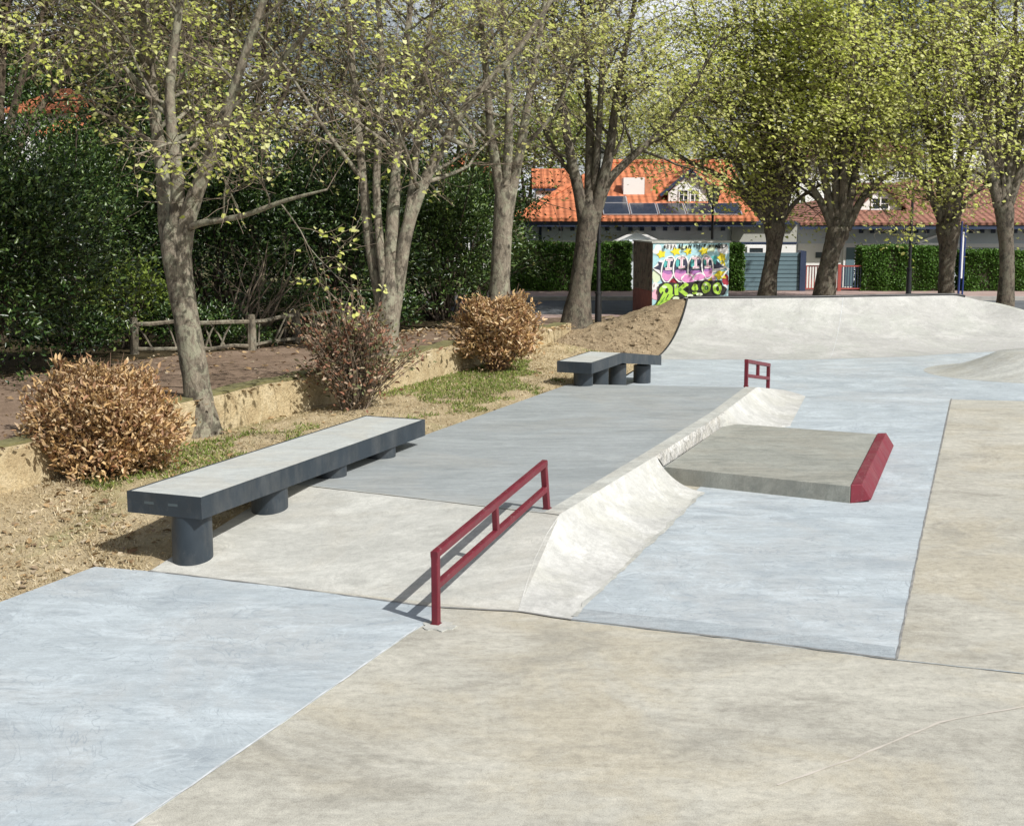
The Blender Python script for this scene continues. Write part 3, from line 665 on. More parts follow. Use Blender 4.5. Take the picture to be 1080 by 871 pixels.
# blades, litter
rg = np.random.default_rng(5)
def scatter(n, t0, t1, cond=None, seed=0):
    r = random.Random(seed); out = []
    while len(out) < n:
        t = r.uniform(t0, t1); s = r.uniform(.0, 1.0); p = bankpt(t, s)
        if cond and not cond(p, r): continue
        out.append(p)
    return np.array([tuple(p) for p in out])
tA = 2.4/(nR-1); tB = 11/(nR-1)
def up_dirs(n, seed, k=1.0):
    r = np.random.default_rng(seed); d = r.normal(size=(n, 3)); d[:, 2] = np.abs(d[:, 2])+k; return d
c = scatter(30000, tA, tB, seed=1); o = leaf_mesh('dry_grass', c, .045, M['l_straw'], None, asp=.25, up=.0, seed=2, fold=0, dirs=up_dirs(len(c), 3, .25)); tag(o, 'short straw coloured dry grass on the bank beside the platform', 'grass', kind='stuff')
def gcond(p, r):
    edge = mnoise.noise(Vector((p.x*.55, p.y*.3, 4)))+.45*mnoise.noise(p*2.1); far = max(0, min(1, (p.y-15.0)/2))*max(0, min(1, (27.5-p.y)/2))
    return edge > .42-.52*far
c = scatter(20000, tA, tB, gcond, 7); o = leaf_mesh('green_grass', c, .055, M['l_green'], None, asp=.25, up=.0, seed=8, fold=0, dirs=up_dirs(len(c), 9, .6)); tag(o, 'thin green grass growing in patches on the dry bank', 'grass', kind='stuff')
c = scatter(700, tA, tB, lambda p, r: r.random() < .25 or abs(p.x-(-3.9)) < .9, 17); c[:, 2] += .01
pc = []
r = random.Random(21)
for k in range(2600):
    i = r.randint(30, 120); j = r.choice([0, 0, 1, 3, 5, 7, 7, 8, 8]) if r.random() < .8 else r.randint(0, 8); p = pathrows[i][j]; pc.append((p.x+r.uniform(-.25, .25), p.y+r.uniform(-.25, .25), p.z+.012))
for k in range(0):
    x_ = r.uniform(-5, 6); y_ = r.uniform(6, 26)
    if x_ < -4.2+(y_-11)*.36+.4: x_ += 4
    if any((abs(x_-a_) < 1.2) for a_ in (1.2,)) and y_ > 10.5: continue
    if 10.8 < y_ < 24 and x_ < 4.9: continue
    pc.append((x_, y_, .012))
c = np.concatenate([c, np.array(pc)]); o = leaf_mesh('fallen_leaves', c, .085, M['l_litter'], None, asp=.6, up=2.5, seed=10, fold=.12); tag(o, 'brown fallen leaves scattered on the grass and red path', 'leaves', kind='stuff')
# clods on the mound
mb = MB(); r = random.Random(3)
for k in range(420):
    p = bankpt(r.uniform(11/(nR-1), 15.6/(nR-1)), r.uniform(.05, .98)); s = r.uniform(.012, .06)*(1 if r.random() < .85 else 1.8)
    vs = [p+Vector((a*s*r.uniform(.6, 1.2), b*s*r.uniform(.6, 1.2), c_*s*r.uniform(.5, .9))) for a, b, c_ in ((1,0,0), (-1,0,0), (0,1,0), (0,-1,0), (0,0,1), (0,0,-1))]
    mb.add(vs, [(0,2,4), (2,1,4), (1,3,4), (3,0,4), (2,0,5), (1,2,5), (3,1,5), (0,3,5)])
tag(mb.build('dirt_clods', M['dirt']), 'crumbled clods lying on the dirt mound beside the quarter pipe', 'soil', kind='stuff')

# ------------------------------------------------------------------ rustic fence
fz = .74
fp = [G(141.7, 373, fz), G(203, 371.5, fz), G(265.5, 370, fz), G(313, 362, fz), Vector((-2.9, 24.0, fz))]
ft = thing('rustic_fence', tuple(fp[0]), 'low weathered wooden fence with leaning sticks behind the path', 'fence')
r = random.Random(12)
for p in fp:
    mb = MB(); h = .56+r.uniform(-.03, .05); mb.tube([p-Vector((0, 0, .1)), p+Vector((.01, 0, h*.6)), p+Vector((r.uniform(-.02, .02), 0, h))], [.075, .07, .06], 8, rough=.08, rg=r); mb.build('post', M['wood'], ft, auto=40)
for i in range(len(fp)-1):
    for hz, rr_ in ((.47, .035), (.08, .03)):
        a, b = fp[i]+Vector((0, -.03, hz)), fp[i+1]+Vector((0, -.03, hz)); mb = MB()
        mb.tube([a, a.lerp(b, .3)+Vector((0, 0, r.uniform(-.03, .03))), a.lerp(b, .7)+Vector((0, 0, r.uniform(-.03, .03))), b], [rr_]*4, 6, rough=.1, rg=r); mb.build('rail', M['wood'], ft, auto=50)
    L = (fp[i+1]-fp[i]).length
    for k in range(int(L/.12)):
        if r.random() < .35: continue
        q = fp[i].lerp(fp[i+1], (k+.5)/(L/.12)); l = r.uniform(-.3, .3); mb = MB(); mb.tube([q+Vector((0, .02, .02)), q+Vector((l*.5, .04, .28)), q+Vector((l, .03, .5+r.uniform(-.08, .06)))], [.02, .018, .012], 5); mb.build('leaning_stick', M['wood'], ft)

# ------------------------------------------------------------------ trees
def wander(a, d, L, n, rg, up=.0, wob=.18, gn=0.0):
    pts = [a.copy()]; p = a.copy(); d = d.normalized(); s = L/n
    for i in range(n):
        d = (d+Vector((rg.gauss(0, wob), rg.gauss(0, wob), rg.gauss(0, wob)*.8+up))).normalized(); p = p+d*s; pts.append(p.copy())
    return pts
def branchset(mb, mbt, sites, a, d, L, r0, lvl, rg, kids, up, spread, twig=1.0, wob=.16):
    n = 7 if lvl == 0 else 5
    pts = wander(a, d, L, n, rg, up, wob); rad = [max(.0035, r0*(1-.75*i/n)) for i in range(n+1)]
    (mb if r0 > .012 else mbt).tube(pts, rad, 6 if r0 > .03 else (4 if r0 > .012 else 3), cap=False)
    if lvl >= len(kids): 
        sites.extend([(p, (pts[-1]-pts[0]).normalized()) for p in pts[1:]]); return
    k = kids[lvl]
    for i in range(k):
        f = rg.uniform(.18, 1.0); x = f*n; j = min(int(x), n-1); q = pts[j].lerp(pts[j+1], x-j); dd = (pts[j+1]-pts[j]).normalized()
        sd = dd.orthogonal().normalized(); sd.rotate(Matrix.Rotation(rg.uniform(0, 6.283), 3, dd)); nd = dd*(1-spread*.35)+sd*spread*rg.uniform(.7, 1.3)
        branchset(mb, mbt, sites, q, nd, L*rg.uniform(.38, .68)*(1.1-.35*f), max(.0035, rad[j]*.5), lvl+1, rg, kids, up, spread, twig, wob)
def smoothpts(ctrl, sub=4):
    out = []; rad = []; n = len(ctrl)
    for i in range(n-1):
        p0 = ctrl[max(i-1, 0)]; p1 = ctrl[i]; p2 = ctrl[i+1]; p3 = ctrl[min(i+2, n-1)]
        for k in range(sub):
            t = k/sub; a = [.5*(2*p1[m]+(p2[m]-p0[m])*t+(2*p0[m]-5*p1[m]+4*p2[m]-p3[m])*t*t+(3*p1[m]-p0[m]-3*p2[m]+p3[m])*t**3) for m in range(4)]
            out.append(Vector(a[:3])); rad.append(max(.004, a[3]))
    out.append(Vector(ctrl[-1][:3])); rad.append(ctrl[-1][3]); return out, rad
def tree(name, label, base_px, d, zb, stems, bark, twigm, leafm, leafn, leafsz, kids=(7, 5, 3), L=1.6, up=.05, spread=1.0, seed=1, group=None, per_m=2.2, jit=.12, cat='tree', minr=.02, knots=0, depthwob=.35, asp=.75, trunkn=18, fmin=.36, clump=.45):
    rg = random.Random(seed); b = P(base_px[0], base_px[1], d); b.z = zb
    t = thing(name, tuple(b), label, cat, group); mt = MB(); ml = MB(); mtw = MB(); sites = []
    for si, st in enumerate(stems):
        ctrl = []; n = len(st); yo = rg.uniform(-1, 1)*depthwob
        for i, s in enumerate(st):
            off = 0 if si == 0 else (s[3] if len(s) > 3 else yo*min(1, i/max(1, n-1))*3)
            q = P(s[0], s[1], d); sc = (d+off)/d; q = Vector((q.x*sc, d+off, H+(q.z-H)*sc)) ; ctrl.append((q.x, q.y, q.z, s[2]))
        if si == 0: ctrl[0] = (ctrl[0][0], ctrl[0][1], zb-.15, ctrl[0][3]*1.25)
        pts, rad = smoothpts(ctrl, 5)
        (mt if si == 0 else ml).tube(pts, rad, trunkn if si == 0 else (12 if rad[0] > .06 else 8), cap=True, rough=.05 if si == 0 else .03, rg=rg)
        if si == 0:
            if knots:
                for k in range(knots):
                    a = rg.uniform(0, 6.28); p = pts[-1]+Vector((math.cos(a)*rad[-1]*.7, math.sin(a)*rad[-1]*.7, rg.uniform(-.25, .12))); mt.tube([p-Vector((0, 0, .12)), p, p+Vector((math.cos(a)*.07, math.sin(a)*.07, .1))], [rad[-1]*.35, rad[-1]*.5, rad[-1]*.3], 8)
            continue
        Ls = sum((pts[i+1]-pts[i]).length for i in range(len(pts)-1)); nb = int(Ls*per_m)
        for k in range(nb):
            f = rg.uniform(fmin, 1) if k else 1.0; x = f*(len(pts)-1); j = min(int(x), len(pts)-2); q = pts[j].lerp(pts[j+1], x-j); dd = (pts[j+1]-pts[j]).normalized()
            sd = dd.orthogonal().normalized(); sd.rotate(Matrix.Rotation(rg.uniform(0, 6.283), 3, dd)); nd = dd*(.55)+sd*spread
            branchset(ml, mtw, sites, q, nd, L*rg.uniform(.6, 1.25), max(.009, min(.035, rad[j]*.45)), 0, rg, kids, up, spread)
    mt.build('trunk', bark, t, smooth=True); ml.build('limbs', bark, t, smooth=True); mtw.build('twigs', twigm, t, smooth=True)
    if leafn and sites:
        r = np.random.default_rng(seed+50); S = np.array([tuple(s[0]) for s in sites]); Dv = np.array([tuple(s[1]) for s in sites])
        sub = r.choice(len(S), max(8, int(len(S)*clump)), replace=False); idx = sub[r.integers(0, len(sub), leafn)]; C = S[idx]+r.normal(size=(leafn, 3))*jit
        leaf_mesh('crown', C, leafsz, leafm, t, asp=asp, up=.5, seed=seed+9, dirs=Dv[idx]*.7, droop=.3, sunw=.9)
    print(label, 'sites', len(sites), 'limb faces', len(ml.f), 'twig faces', len(mtw.f))
    return t

G1 = 'lime trees along the retaining wall'; G2 = 'pollarded lime trees by the road'
tree('lime_tree', 'leaning grey lime tree in the grass beside the long bench, splitting into three stems', (213, 456), 16.9, .28,
     [[(214, 458, .25), (211, 432, .19), (202, 370, .165), (192, 310, .16), (186, 268, .18), (184, 245, .15), (184, 222, .05)],
      [(183, 285, .11), (176, 240, .105), (172, 190, .085), (161, 100, .07), (152, 0, .055), (146, -90, .04), (140, -200, .02)],
      [(187, 275, .11), (186, 235, .095), (187, 190, .08), (179, 100, .06), (190, 0, .045), (198, -100, .03), (200, -200, .015)],
      [(190, 285, .12), (197, 235, .11), (212, 190, .09), (232, 140, .07), (248, 90, .055), (275, 10, .045), (310, -90, .03), (330, -190, .015)],
      [(194, 245, .055), (210, 236, .045), (255, 228, .035), (300, 212, .025), (345, 200, .012)],
      [(163, 110, .035), (120, 60, .028), (70, 28, .022), (0, 29, .018), (-60, 20, .01)],
      [(240, 120, .035), (300, 60, .03), (340, 20, .02), (400, -10, .01)],
      [(185, 170, .03), (215, 130, .02), (150, 40, .015), (140, -20, .012), (30, -60, .008)]],
     M['bark'], M['twig'], M['l_spring'], 5200, .072, kids=(7, 5), L=1.5, up=.0, seed=11, group=G1, per_m=2.3, jit=.05)
tree('lime_tree', 'pale lime tree behind the twiggy shrub, spreading into five stems', (407, 385), 20.8, .5,
     [[(407, 392, .21), (408, 360, .185), (410, 330, .17), (412, 305, .12), (413, 285, .04)],
      [(408, 348, .10), (401, 315, .095), (389, 250, .08), (381, 170, .065), (371, 60, .05), (362, -60, .035), (350, -160, .015)],
      [(411, 335, .13), (414, 240, .11), (419, 160, .07), (427, 60, .055), (440, -60, .035), (445, -160, .015)],
      [(407, 320, .07), (397, 200, .06), (403, 90, .05), (396, -50, .035), (390, -160, .015)],
      [(413, 340, .12), (420, 300, .105), (430, 240, .10), (450, 187, .085), (480, 130, .075), (506, 95, .06), (552, 45, .045), (600, -30, .025)],
      [(417, 310, .07), (437, 180, .055), (447, 80, .04), (463, -50, .03), (470, -150, .012)],
      [(383, 190, .04), (345, 140, .03), (300, 70, .02), (260, 20, .01)],
      [(470, 145, .04), (500, 150, .03), (440, 60, .02), (520, 20, .012)]],
     M['bark'], M['twig'], M['l_spring2'], 6000, .07, kids=(7, 5), L=1.8, up=.03, seed=23, group=G1, per_m=2.2, jit=.06)
tree('lime_tree', 'lime tree with straight pale trunk rising behind the golden shrub nearest the quarter pipe', (528, 350), 24.8, .45,
     [[(527, 362, .23), (527, 310, .19), (530, 240, .175), (533, 208, .19), (534, 190, .12), (534, 175, .04)],
      [(531, 225, .11), (525, 185, .1), (518, 140, .08), (513, 80, .065), (505, 0, .045), (498, -90, .03), (490, -160, .012)],
      [(534, 225, .12), (542, 190, .1), (550, 150, .085), (562, 80, .065), (575, 0, .045), (590, -90, .03), (600, -160, .012)],
      [(534, 200, .10), (537, 110, .07), (531, 20, .05), (534, -80, .03), (540, -160, .012)],
      [(520, 150, .04), (480, 110, .03), (440, 50, .015)], [(548, 160, .04), (590, 110, .03), (610, 40, .015)]],
     M['bark'], M['twig'], M['l_spring2'], 8000, .08, kids=(6, 5), L=1.9, up=.04, seed=31, group=G1, per_m=2.6, jit=.1)
tree('lime_tree', 'brown lime tree leaning beside the black lamp post, with many upward stems', (610, 342), 30.3, .3,
     [[(607, 346, .34), (611, 310, .25), (617, 262, .225), (621, 228, .23), (622, 212, .17), (623, 200, .08)],
      [(617, 240, .15), (611, 205, .13), (602, 165, .11), (592, 100, .08), (583, 20, .05), (576, -80, .02)],
      [(621, 235, .14), (622, 130, .09), (616, 40, .06), (610, -60, .03)],
      [(624, 238, .15), (633, 200, .125), (643, 160, .11), (652, 90, .07), (668, 10, .05), (680, -70, .02)],
      [(627, 235, .12), (640, 195, .1), (662, 170, .09), (700, 135, .06), (735, 85, .04), (760, 30, .02)],
      [(626, 205, .09), (632, 130, .07), (636, 40, .05), (640, -60, .02)],
      [(608, 190, .06), (580, 150, .05), (560, 90, .03), (545, 30, .015)]],
     M['barkdark'], M['twigdark'], M['l_spring2'], 15000, .09, kids=(6, 5), L=2.0, up=.05, seed=41, group=G1, per_m=2.9, jit=.16)
def pollard(bx, by, d, trunk, heads, label, seed, n, spreadpx, topy=-60, leafm='l_spring', L=1.9, cx=None):
    rg = random.Random(seed); st = [trunk]; hx, hy = trunk[-1][0], trunk[-1][1]; cx = cx or hx
    for k in range(heads):
        f = (k+.5)/heads*2-1; f += rg.uniform(-.1, .1); tx = cx+f*spreadpx; side_ = abs(f)
        ty = topy+side_**2.2*(hy-topy)*.72; ty = min(ty, hy-(62 if f < 0 and cx < hx else 18))
        yo = rg.uniform(-1.0, 1.6)*(1-side_*.4)
        st.append([(hx+f*7, hy+4, .11, 0), (hx+(tx-hx)*.35, hy+(ty-hy)*.3-8, .08, yo*.4), (hx+(tx-hx)*.75, hy+(ty-hy)*.65, .05, yo*.8), (tx, ty, .02, yo)])
    for k in range(5):
        f = (k+.5)/5*2-1; tx = hx+f*spreadpx*.75; yo = rg.uniform(-.2, 1.2)
        st.append([(hx+f*8, hy+2, .07, 0), (hx+(tx-hx)*.4, hy-24, .05, yo*.5), (tx, hy-rg.uniform(34, 52)-(40 if f < -.3 and cx < hx else 0), .015, yo)])
    return tree('lime_tree', label, (bx, by), d, .3, st, M['barkdark'], M['twig'], M[leafm], int(n*.82), .10, kids=(6, 5), L=L, up=.01, seed=seed, group=G2, per_m=2.7, jit=.2, fmin=.28, clump=.4, knots=5)
pollard(810, 322, 34, [(807, 330, .27), (811, 295, .2), (816, 262, .19), (817, 240, .26), (817, 232, .2)], 10, 'pollarded lime tree in front of the blue grey gate', 51, 32000, 115, cx=792, topy=-60)
pollard(870, 322, 33, [(867, 330, .28), (871, 295, .24), (878, 262, .22), (884, 246, .26), (886, 238, .2)], 8, 'thick pollarded lime tree in front of the red railing gate', 57, 27000, 85, cx=888)
pollard(1000, 322, 34, [(999, 330, .2), (998, 295, .19), (1000, 262, .22), (1000, 242, .3), (1001, 234, .22)], 7, 'dark knobbly pollarded lime tree beside the blue pole', 63, 13000, 80, cx=985)
pollard(1062, 326, 32.0, [(1059, 334, .2), (1062, 290, .17), (1061, 250, .17), (1059, 222, .22), (1058, 214, .18)], 7, 'pollarded lime tree rising behind the right wing of the quarter pipe', 69, 12500, 75, cx=1070)

FAR = []
def bgtree(name, label, px, d, zb, h, spread_m, leafm, n, lsz, seed, group, bark='barkbg', twig='twigdark', r=.16, L=2.0, kids=(6, 4), cat='tree', h0=.3, per_m=2.0, jit=.25, heads=6):
    rg = random.Random(seed); x = (px-540)/F*d
    def pp(dx, z): 
        return (540+(x+dx)/d*F, 207-(z-H)/d*F)     # close enough at this range
    st = [[(*pp(0, zb), r*1.3), (*pp(.05, zb+h*h0*.5), r), (*pp(.0, zb+h*h0), r*.9)]]
    for k in range(heads):
        f = (k+.5)/heads*2-1; dz = h*(1-.35*f*f)*rg.uniform(.85, 1.0); yo = rg.uniform(-1, 1)*spread_m*.6
        st.append([(*pp(0, zb+h*h0*.95), r*.6, 0), (*pp(f*spread_m*.35, zb+h*h0+(dz-h*h0)*.35), r*.4, yo*.4), (*pp(f*spread_m*.8, zb+h*h0+(dz-h*h0)*.7), r*.25, yo*.8), (*pp(f*spread_m, zb+dz), .02, yo)])
    b = P(px, 207, d)
    return tree(name, label, (px, 300), d, zb, st, M[bark], M[twig], leafm, n, lsz, kids=kids, L=L, up=.03, seed=seed, group=group, per_m=per_m, jit=jit, cat=cat, trunkn=10)
GB = 'trees in the garden beyond the path'
for i, (px, d, h, sm, lf, n, lab) in enumerate([
    (-5, 24, 9.5, 2.2, 'l_olive', 5000, 'dark trunked tree with olive leaves above the evergreen bush at the left edge'),
    (262, 28, 8.5, 2.6, 'l_olive', 7000, 'olive brown tree between the first two lime trees, beyond the path'),
    (335, 33, 6.2, 2.6, 'l_olive', 6000, 'twiggy olive tree just left of the five stemmed lime tree, beyond the path'),
    (470, 36, 5.2, 2.4, 'l_olive', 6000, 'twiggy olive tree between the second and third lime trees, beyond the path'),
    (30, 62, 14, 6, 'l_olive', 20000, 'tall olive tree far behind the evergreen bush at left'),
    (205, 46, 12, 4.0, 'l_olive', 15000, 'tall olive tree far behind the first lime tree')]):
    bgtree('garden_tree', lab, px, d, .5, h, sm, M[lf], n, .11, 100+i, GB, L=2.0+.02*d, per_m=2.3)
GX = 'tall evergreen trees far behind the garden'
for i, (x_, y_, rx_, rz_, lab) in enumerate([(-22, 56, 5, 5.6, 'tall dark evergreen tree at the far left behind the orange roofs'), (-15.5, 58, 4.6, 6.2, 'tall dark evergreen tree behind the wide orange roof'), (-6.5, 57, 3.2, 2.6, 'low dark evergreen tree far behind the five stemmed lime tree'), (-9.5, 38, 2.8, 3.4, 'dark evergreen tree in the garden behind the first lime tree')]):
    FAR.append((x_, y_, rx_, rz_, lab))
bgtree('garden_tree', 'yellow green tree left of the orange roofed house', 556, 50, .3, 6.2, 2.2, M['l_yellow'], 9000, .12, 131, 'trees around the far houses', jit=.3)
bgtree('garden_tree', 'distant green tree behind the ridge of the orange roofed house', 640, 62, .3, 7.4, 4, M['l_spring2'], 12000, .14, 132, 'trees around the far houses', jit=.35)

# ------------------------------------------------------------------ bushes
def bush(name, label, c, rad, leafm, n, lsz, seed, group=None, asp=.5, lump=.25, stem='twigdark', stems=26, inner=.55, cat='bush', droop=0, flat=.0, dirsout=True, srad=.012, updir=.5):
    t = thing(name, (c[0], c[1], c[2]), label, cat, group); r = np.random.default_rng(seed)
    v = r.normal(size=(n, 3)); v[:, 2] = np.where(v[:, 2] < -.85, -v[:, 2]*.6, v[:, 2]); v /= np.linalg.norm(v, axis=1)[:, None]
    ph = r.uniform(0, 6.28, 9)
    lm = 1+lump*(np.sin(v[:, 0]*5+ph[0])*np.sin(v[:, 2]*6+ph[1])+.7*np.sin(v[:, 1]*7+ph[2]+v[:, 2]*5)+.5*np.sin(v[:, 0]*13+ph[3])*np.sin(v[:, 2]*12+ph[4]))*.6
    rr = (inner+(1-inner)*r.uniform(0, 1, n)**.6)*lm*(1+.06*r.normal(size=n))
    Cc_ = v*rr[:, None]*np.array(rad)[None, :]; Cc_[:, 2] = Cc_[:, 2]+rad[2]*.92; lowm = Cc_[:, 2] < .35*rad[2]; Cc_[lowm, 2] = r.uniform(.02, .75, lowm.sum())*rad[2]; Cc_ += np.array(c)[None, :]
    d = v*.9+np.array([0, 0, updir]) if dirsout else None
    mb = MB(); rg = random.Random(seed)
    for k in range(stems):
        q = Cc_[rg.randrange(n)]; b = Vector(c)+Vector((rg.uniform(-.2, .2)*rad[0], rg.uniform(-.2, .2)*rad[1], 0)); q = Vector(q)
        m1 = b.lerp(q, .5)+Vector((rg.uniform(-.1, .1), rg.uniform(-.1, .1), .08*rad[2])); mb.tube([b, m1, q+(q-m1)*rg.uniform(.02, .45 if cat == 'shrub' else .12)], [srad, srad*.7, srad*.3], 5, cap=False)
    mb.build('stems', M[stem], t, smooth=True)
    leaf_mesh('foliage', Cc_, lsz, M[leafm], t, asp=asp, up=.2, seed=seed+1, dirs=d, droop=droop)
    return t
GD = 'dried brown shrubs along the wall'
def gz(px, py, z): v = G(px, py, z); return (v.x, v.y, z)
c = G(106, 512, .08); bush('dried_shrub', 'large golden dried shrub left of the long bench', (c.x-.04, c.y+.30, -.10), (.86, .66, .78), 'l_dry', 15000, .078, 201, GD, asp=.42, lump=.22, stem='twigred', stems=260, inner=.4, droop=-.15, cat='shrub', srad=.008, updir=1.1)
c = G(371, 436, .33); bush('dried_shrub', 'sparse twiggy brown shrub in front of the five stemmed lime tree', (c.x, c.y+.3, .3), (.74, .55, .78), 'l_dry2', 3200, .07, 202, GD, asp=.5, lump=.6, stem='twig', stems=330, inner=.3, droop=-.1, cat='shrub', srad=.008, updir=.6)
c = G(525, 394, .34); bush('dried_shrub', 'golden brown dried shrub in front of the straight trunked lime tree', (c.x, c.y+.3, .32), (.66, .55, .66), 'l_dry', 7500, .085, 203, GD, asp=.42, lump=.3, stem='twigred', stems=140, inner=.45, droop=-.15, cat='shrub', srad=.008, updir=1.0)
GE = 'evergreen bushes beyond the path'
for i, (x, y, z, rx, ry, rz, n, lf, lab, sz) in enumerate([
    (-7.7, 18.8, .7, 2.2, 1.5, 1.85, 42000, 'l_ever', 'big dark evergreen bush at the left edge of the photo', .085),
    (-8.0, 24.0, .7, 1.6, 1.3, 2.0, 16000, 'l_ever2', 'rounded dark evergreen bush half hidden behind the big bush at left', .08),
    (-5.6, 25.4, .7, 1.9, 1.2, 1.9, 20000, 'l_ever', 'dark evergreen bush right behind the trunk of the first lime tree', .09),
    (-3.4, 26.4, .7, 1.7, 1.2, 1.8, 19000, 'l_ever', 'dark evergreen bush behind the fence left of the five stemmed tree', .09),
    (-1.5, 28.2, .6, 1.35, 1.1, 1.7, 18000, 'l_ever2', 'dark green bush between the five stemmed tree and the straight trunked tree', .09),
    (-8.5, 29.5, .7, 2.6, 1.5, 2.0, 13000, 'l_ever', 'wide dark evergreen bush in the back row behind the first lime tree', .11),
    (-12.2, 25.5, .7, 2.4, 1.5, 2.6, 13000, 'l_ever', 'dark evergreen bush in the back row behind the big bush', .11),
    (-4.4, 32.5, .6, 2.6, 1.5, 2.1, 13000, 'l_ever', 'wide dark evergreen bush in the back row behind the five stemmed tree', .11),
    (-.9, 34.5, .5, 1.6, 1.2, 1.9, 9000, 'l_ever2', 'dark bush in the back row left of the clipped hedge', .11)]):
    bush('evergreen_bush', lab, (x, y, z), (rx, ry, rz), lf, n, sz, 220+i, GE, asp=.45, lump=.5, stems=30, inner=.45, srad=.03)
for i, (x_, y_, rx_, rz_, lab) in enumerate(FAR):
    bush('evergreen_tree', lab, (x_, y_, .5), (rx_, rx_*.8, rz_), 'l_ever2', 20000, .2, 260+i, GX, asp=.55, lump=.3, stems=40, inner=.5, srad=.07, cat='tree')
bush('leafy_shrub', 'small yellow green shrub peeking out left of the first lime tree', (-6.25, 22.4, .75), (.75, .5, .78), 'l_yellow', 2200, .09, 240, None, lump=.35, stems=20, cat='shrub')
bush('leafy_shrub', 'low green plant at the foot of the fence near the first lime tree', (-4.6, 22.5, .72), (.7, .35, .22), 'l_ever2', 1500, .07, 241, None, stems=10, cat='shrub')
GU = 'low bushes added to darken behind the rustic fence'
for i, (x, y, rx, rz, lab) in enumerate([(-6.9, 21.3, .8, .42, 'added low dark bush darkening the ground behind the left end of the rustic fence'), (-5.3, 22.4, .9, .45, 'added low dark bush darkening the ground behind the middle of the rustic fence'), (-3.9, 24.0, .9, .5, 'added low dark bush darkening the ground behind the right end of the rustic fence'), (-2.4, 25.4, .8, .45, 'added low dark bush darkening the ground beside the path behind the five stemmed lime tree')]):
    bush('added_low_bush', lab, (x, y, .7), (rx, .55, rz), 'l_ever', 3600, .07, 270+i, GU, asp=.5, lump=.4, stems=16, cat='bush')  # row of bushes added to darken the ground behind the fence
# bare leaning stems behind the fence
t = thing('bare_shrub', (-4.3, 23.2, .72), 'bundle of bare pale leaning stems behind the low fence', 'shrub'); mb = MB(); r = random.Random(77); sites = []
for k in range(13):
    a = Vector((-4.7+r.uniform(-.2, .2), 23.2+r.uniform(-.2, .2), .7)); branchset(mb, mb, sites, a, Vector((r.uniform(.2, 1.0), r.uniform(-.2, .2), 1)), r.uniform(1.2, 2.0), .03, 0, r, (3, 2), .02, .8)
mb.build('stems', M['twig'], t, smooth=True)

# ------------------------------------------------------------------ clipped hedges
def hedge(label, x0, x1, y0, y1, z0, z1, n, seed, leafm='l_hedge'):
    t = thing('clipped_hedge', ((x0+x1)/2, y0, z0), label, 'hedge', 'clipped hedges in front of the houses')
    mb = MB(); mb.box(x0+.08, x1-.08, y0+.1, y1-.08, z0, z1-.1); mb.build('dark_core', M['twigdark'], t)  # solid dark box; its colour stands in for shade deep between the leaves
    r = np.random.default_rng(seed); f = r.uniform(0, 1, n); C = np.empty((n, 3)); C[:, 0] = r.uniform(x0, x1, n); C[:, 1] = r.uniform(y0, y1, n); C[:, 2] = r.uniform(z0, z1, n)
    front = f < .62; C[front, 1] = y0+np.abs(r.normal(size=front.sum()))*.06; top = (f >= .62) & (f < .85); C[top, 2] = z1-np.abs(r.normal(size=top.sum()))*.05
    l = (f >= .85) & (f < .93); C[l, 0] = x0+np.abs(r.normal(size=l.sum()))*.04; l = f >= .93; C[l, 0] = x1-np.abs(r.normal(size=l.sum()))*.04
    C[:, 1] += .05*np.sin(C[:, 0]*3+C[:, 2]*4)+.03*np.sin(C[:, 0]*9); C[:, 2] += .03*np.sin(C[:, 0]*2.3)
    leaf_mesh('foliage', C, .085, M[leafm], t, asp=.65, up=.1, seed=seed)
def X(px, d): return (px-540)/F*d
def Z(py, d): r = ray(540, py); return H+r.z*d/r.y
hedge('long clipped green hedge left of the graffiti block', X(541, 41), X(664, 41), 40.9, 41.9, .38, Z(257.5, 41), 20000, 301)
hedge('narrow piece of clipped hedge between graffiti block and blue grey gate', X(768, 41), X(783, 41), 40.9, 41.9, .38, Z(259, 41), 4000, 302)
hedge('clipped green hedge between the railing gate and the blue pole', X(908, 41), X(994, 41), 40.9, 41.9, .38, Z(261, 41), 14000, 303)
hedge('darker clipped hedge right of the blue pole', X(1016, 41), X(1130, 41), 40.9, 41.9, .38, Z(266, 41), 15000, 304)

# ------------------------------------------------------------------ graffiti block
def m_flat(n, c): return m_plain(n, c, .7, var=.1, scale=4)
PAL = dict(white=(.75, .75, .75), cyan=(.38, .62, .68), yellow=(.72, .62, .03), navy=(.03, .035, .07), pink=(.62, .25, .5), teal=(.08, .40, .40), black=(.015, .015, .015), lime=(.35, .58, .06), green=(.10, .30, .03), red=(.35, .03, .05), rose=(.72, .42, .52), purple=(.33, .14, .38), pale=(.6, .7, .5))
pk = list(PAL); pm = [m_flat('paint '+k, PAL[k]) for k in pk]
d_h = 33.0; ang = R(13); gx0, gz0, gz1 = X(687.5, d_h), .3, Z(256.5, d_h)
fx = Vector((math.cos(ang), math.sin(ang), 0)); fy = Vector((-math.sin(ang), math.cos(ang), 0)); o0 = Vector((gx0, d_h, 0)); Wd = 1.96; Dp = 1.45
hut = thing('graffiti_block', (gx0, d_h, .3), 'small square block covered in pink and green graffiti beside the quarter pipe', 'utility block')
mb = MB(); cc = o0+fx*Wd/2+fy*Dp/2; mb.obox(cc, fx, fy, Wd/2, Dp/2, .2, gz1); mb.build('hut_body', M['wallwhite'], hut, bevel=.01)
mb = MB(); s0 = o0-fx*.012
def sideq(y0, y1, z0, z1): a = s0+fy*y0; b = s0+fy*y1; return [(a.x, a.y, z0), (b.x, b.y, z0), (b.x, b.y, z1), (a.x, a.y, z1)]
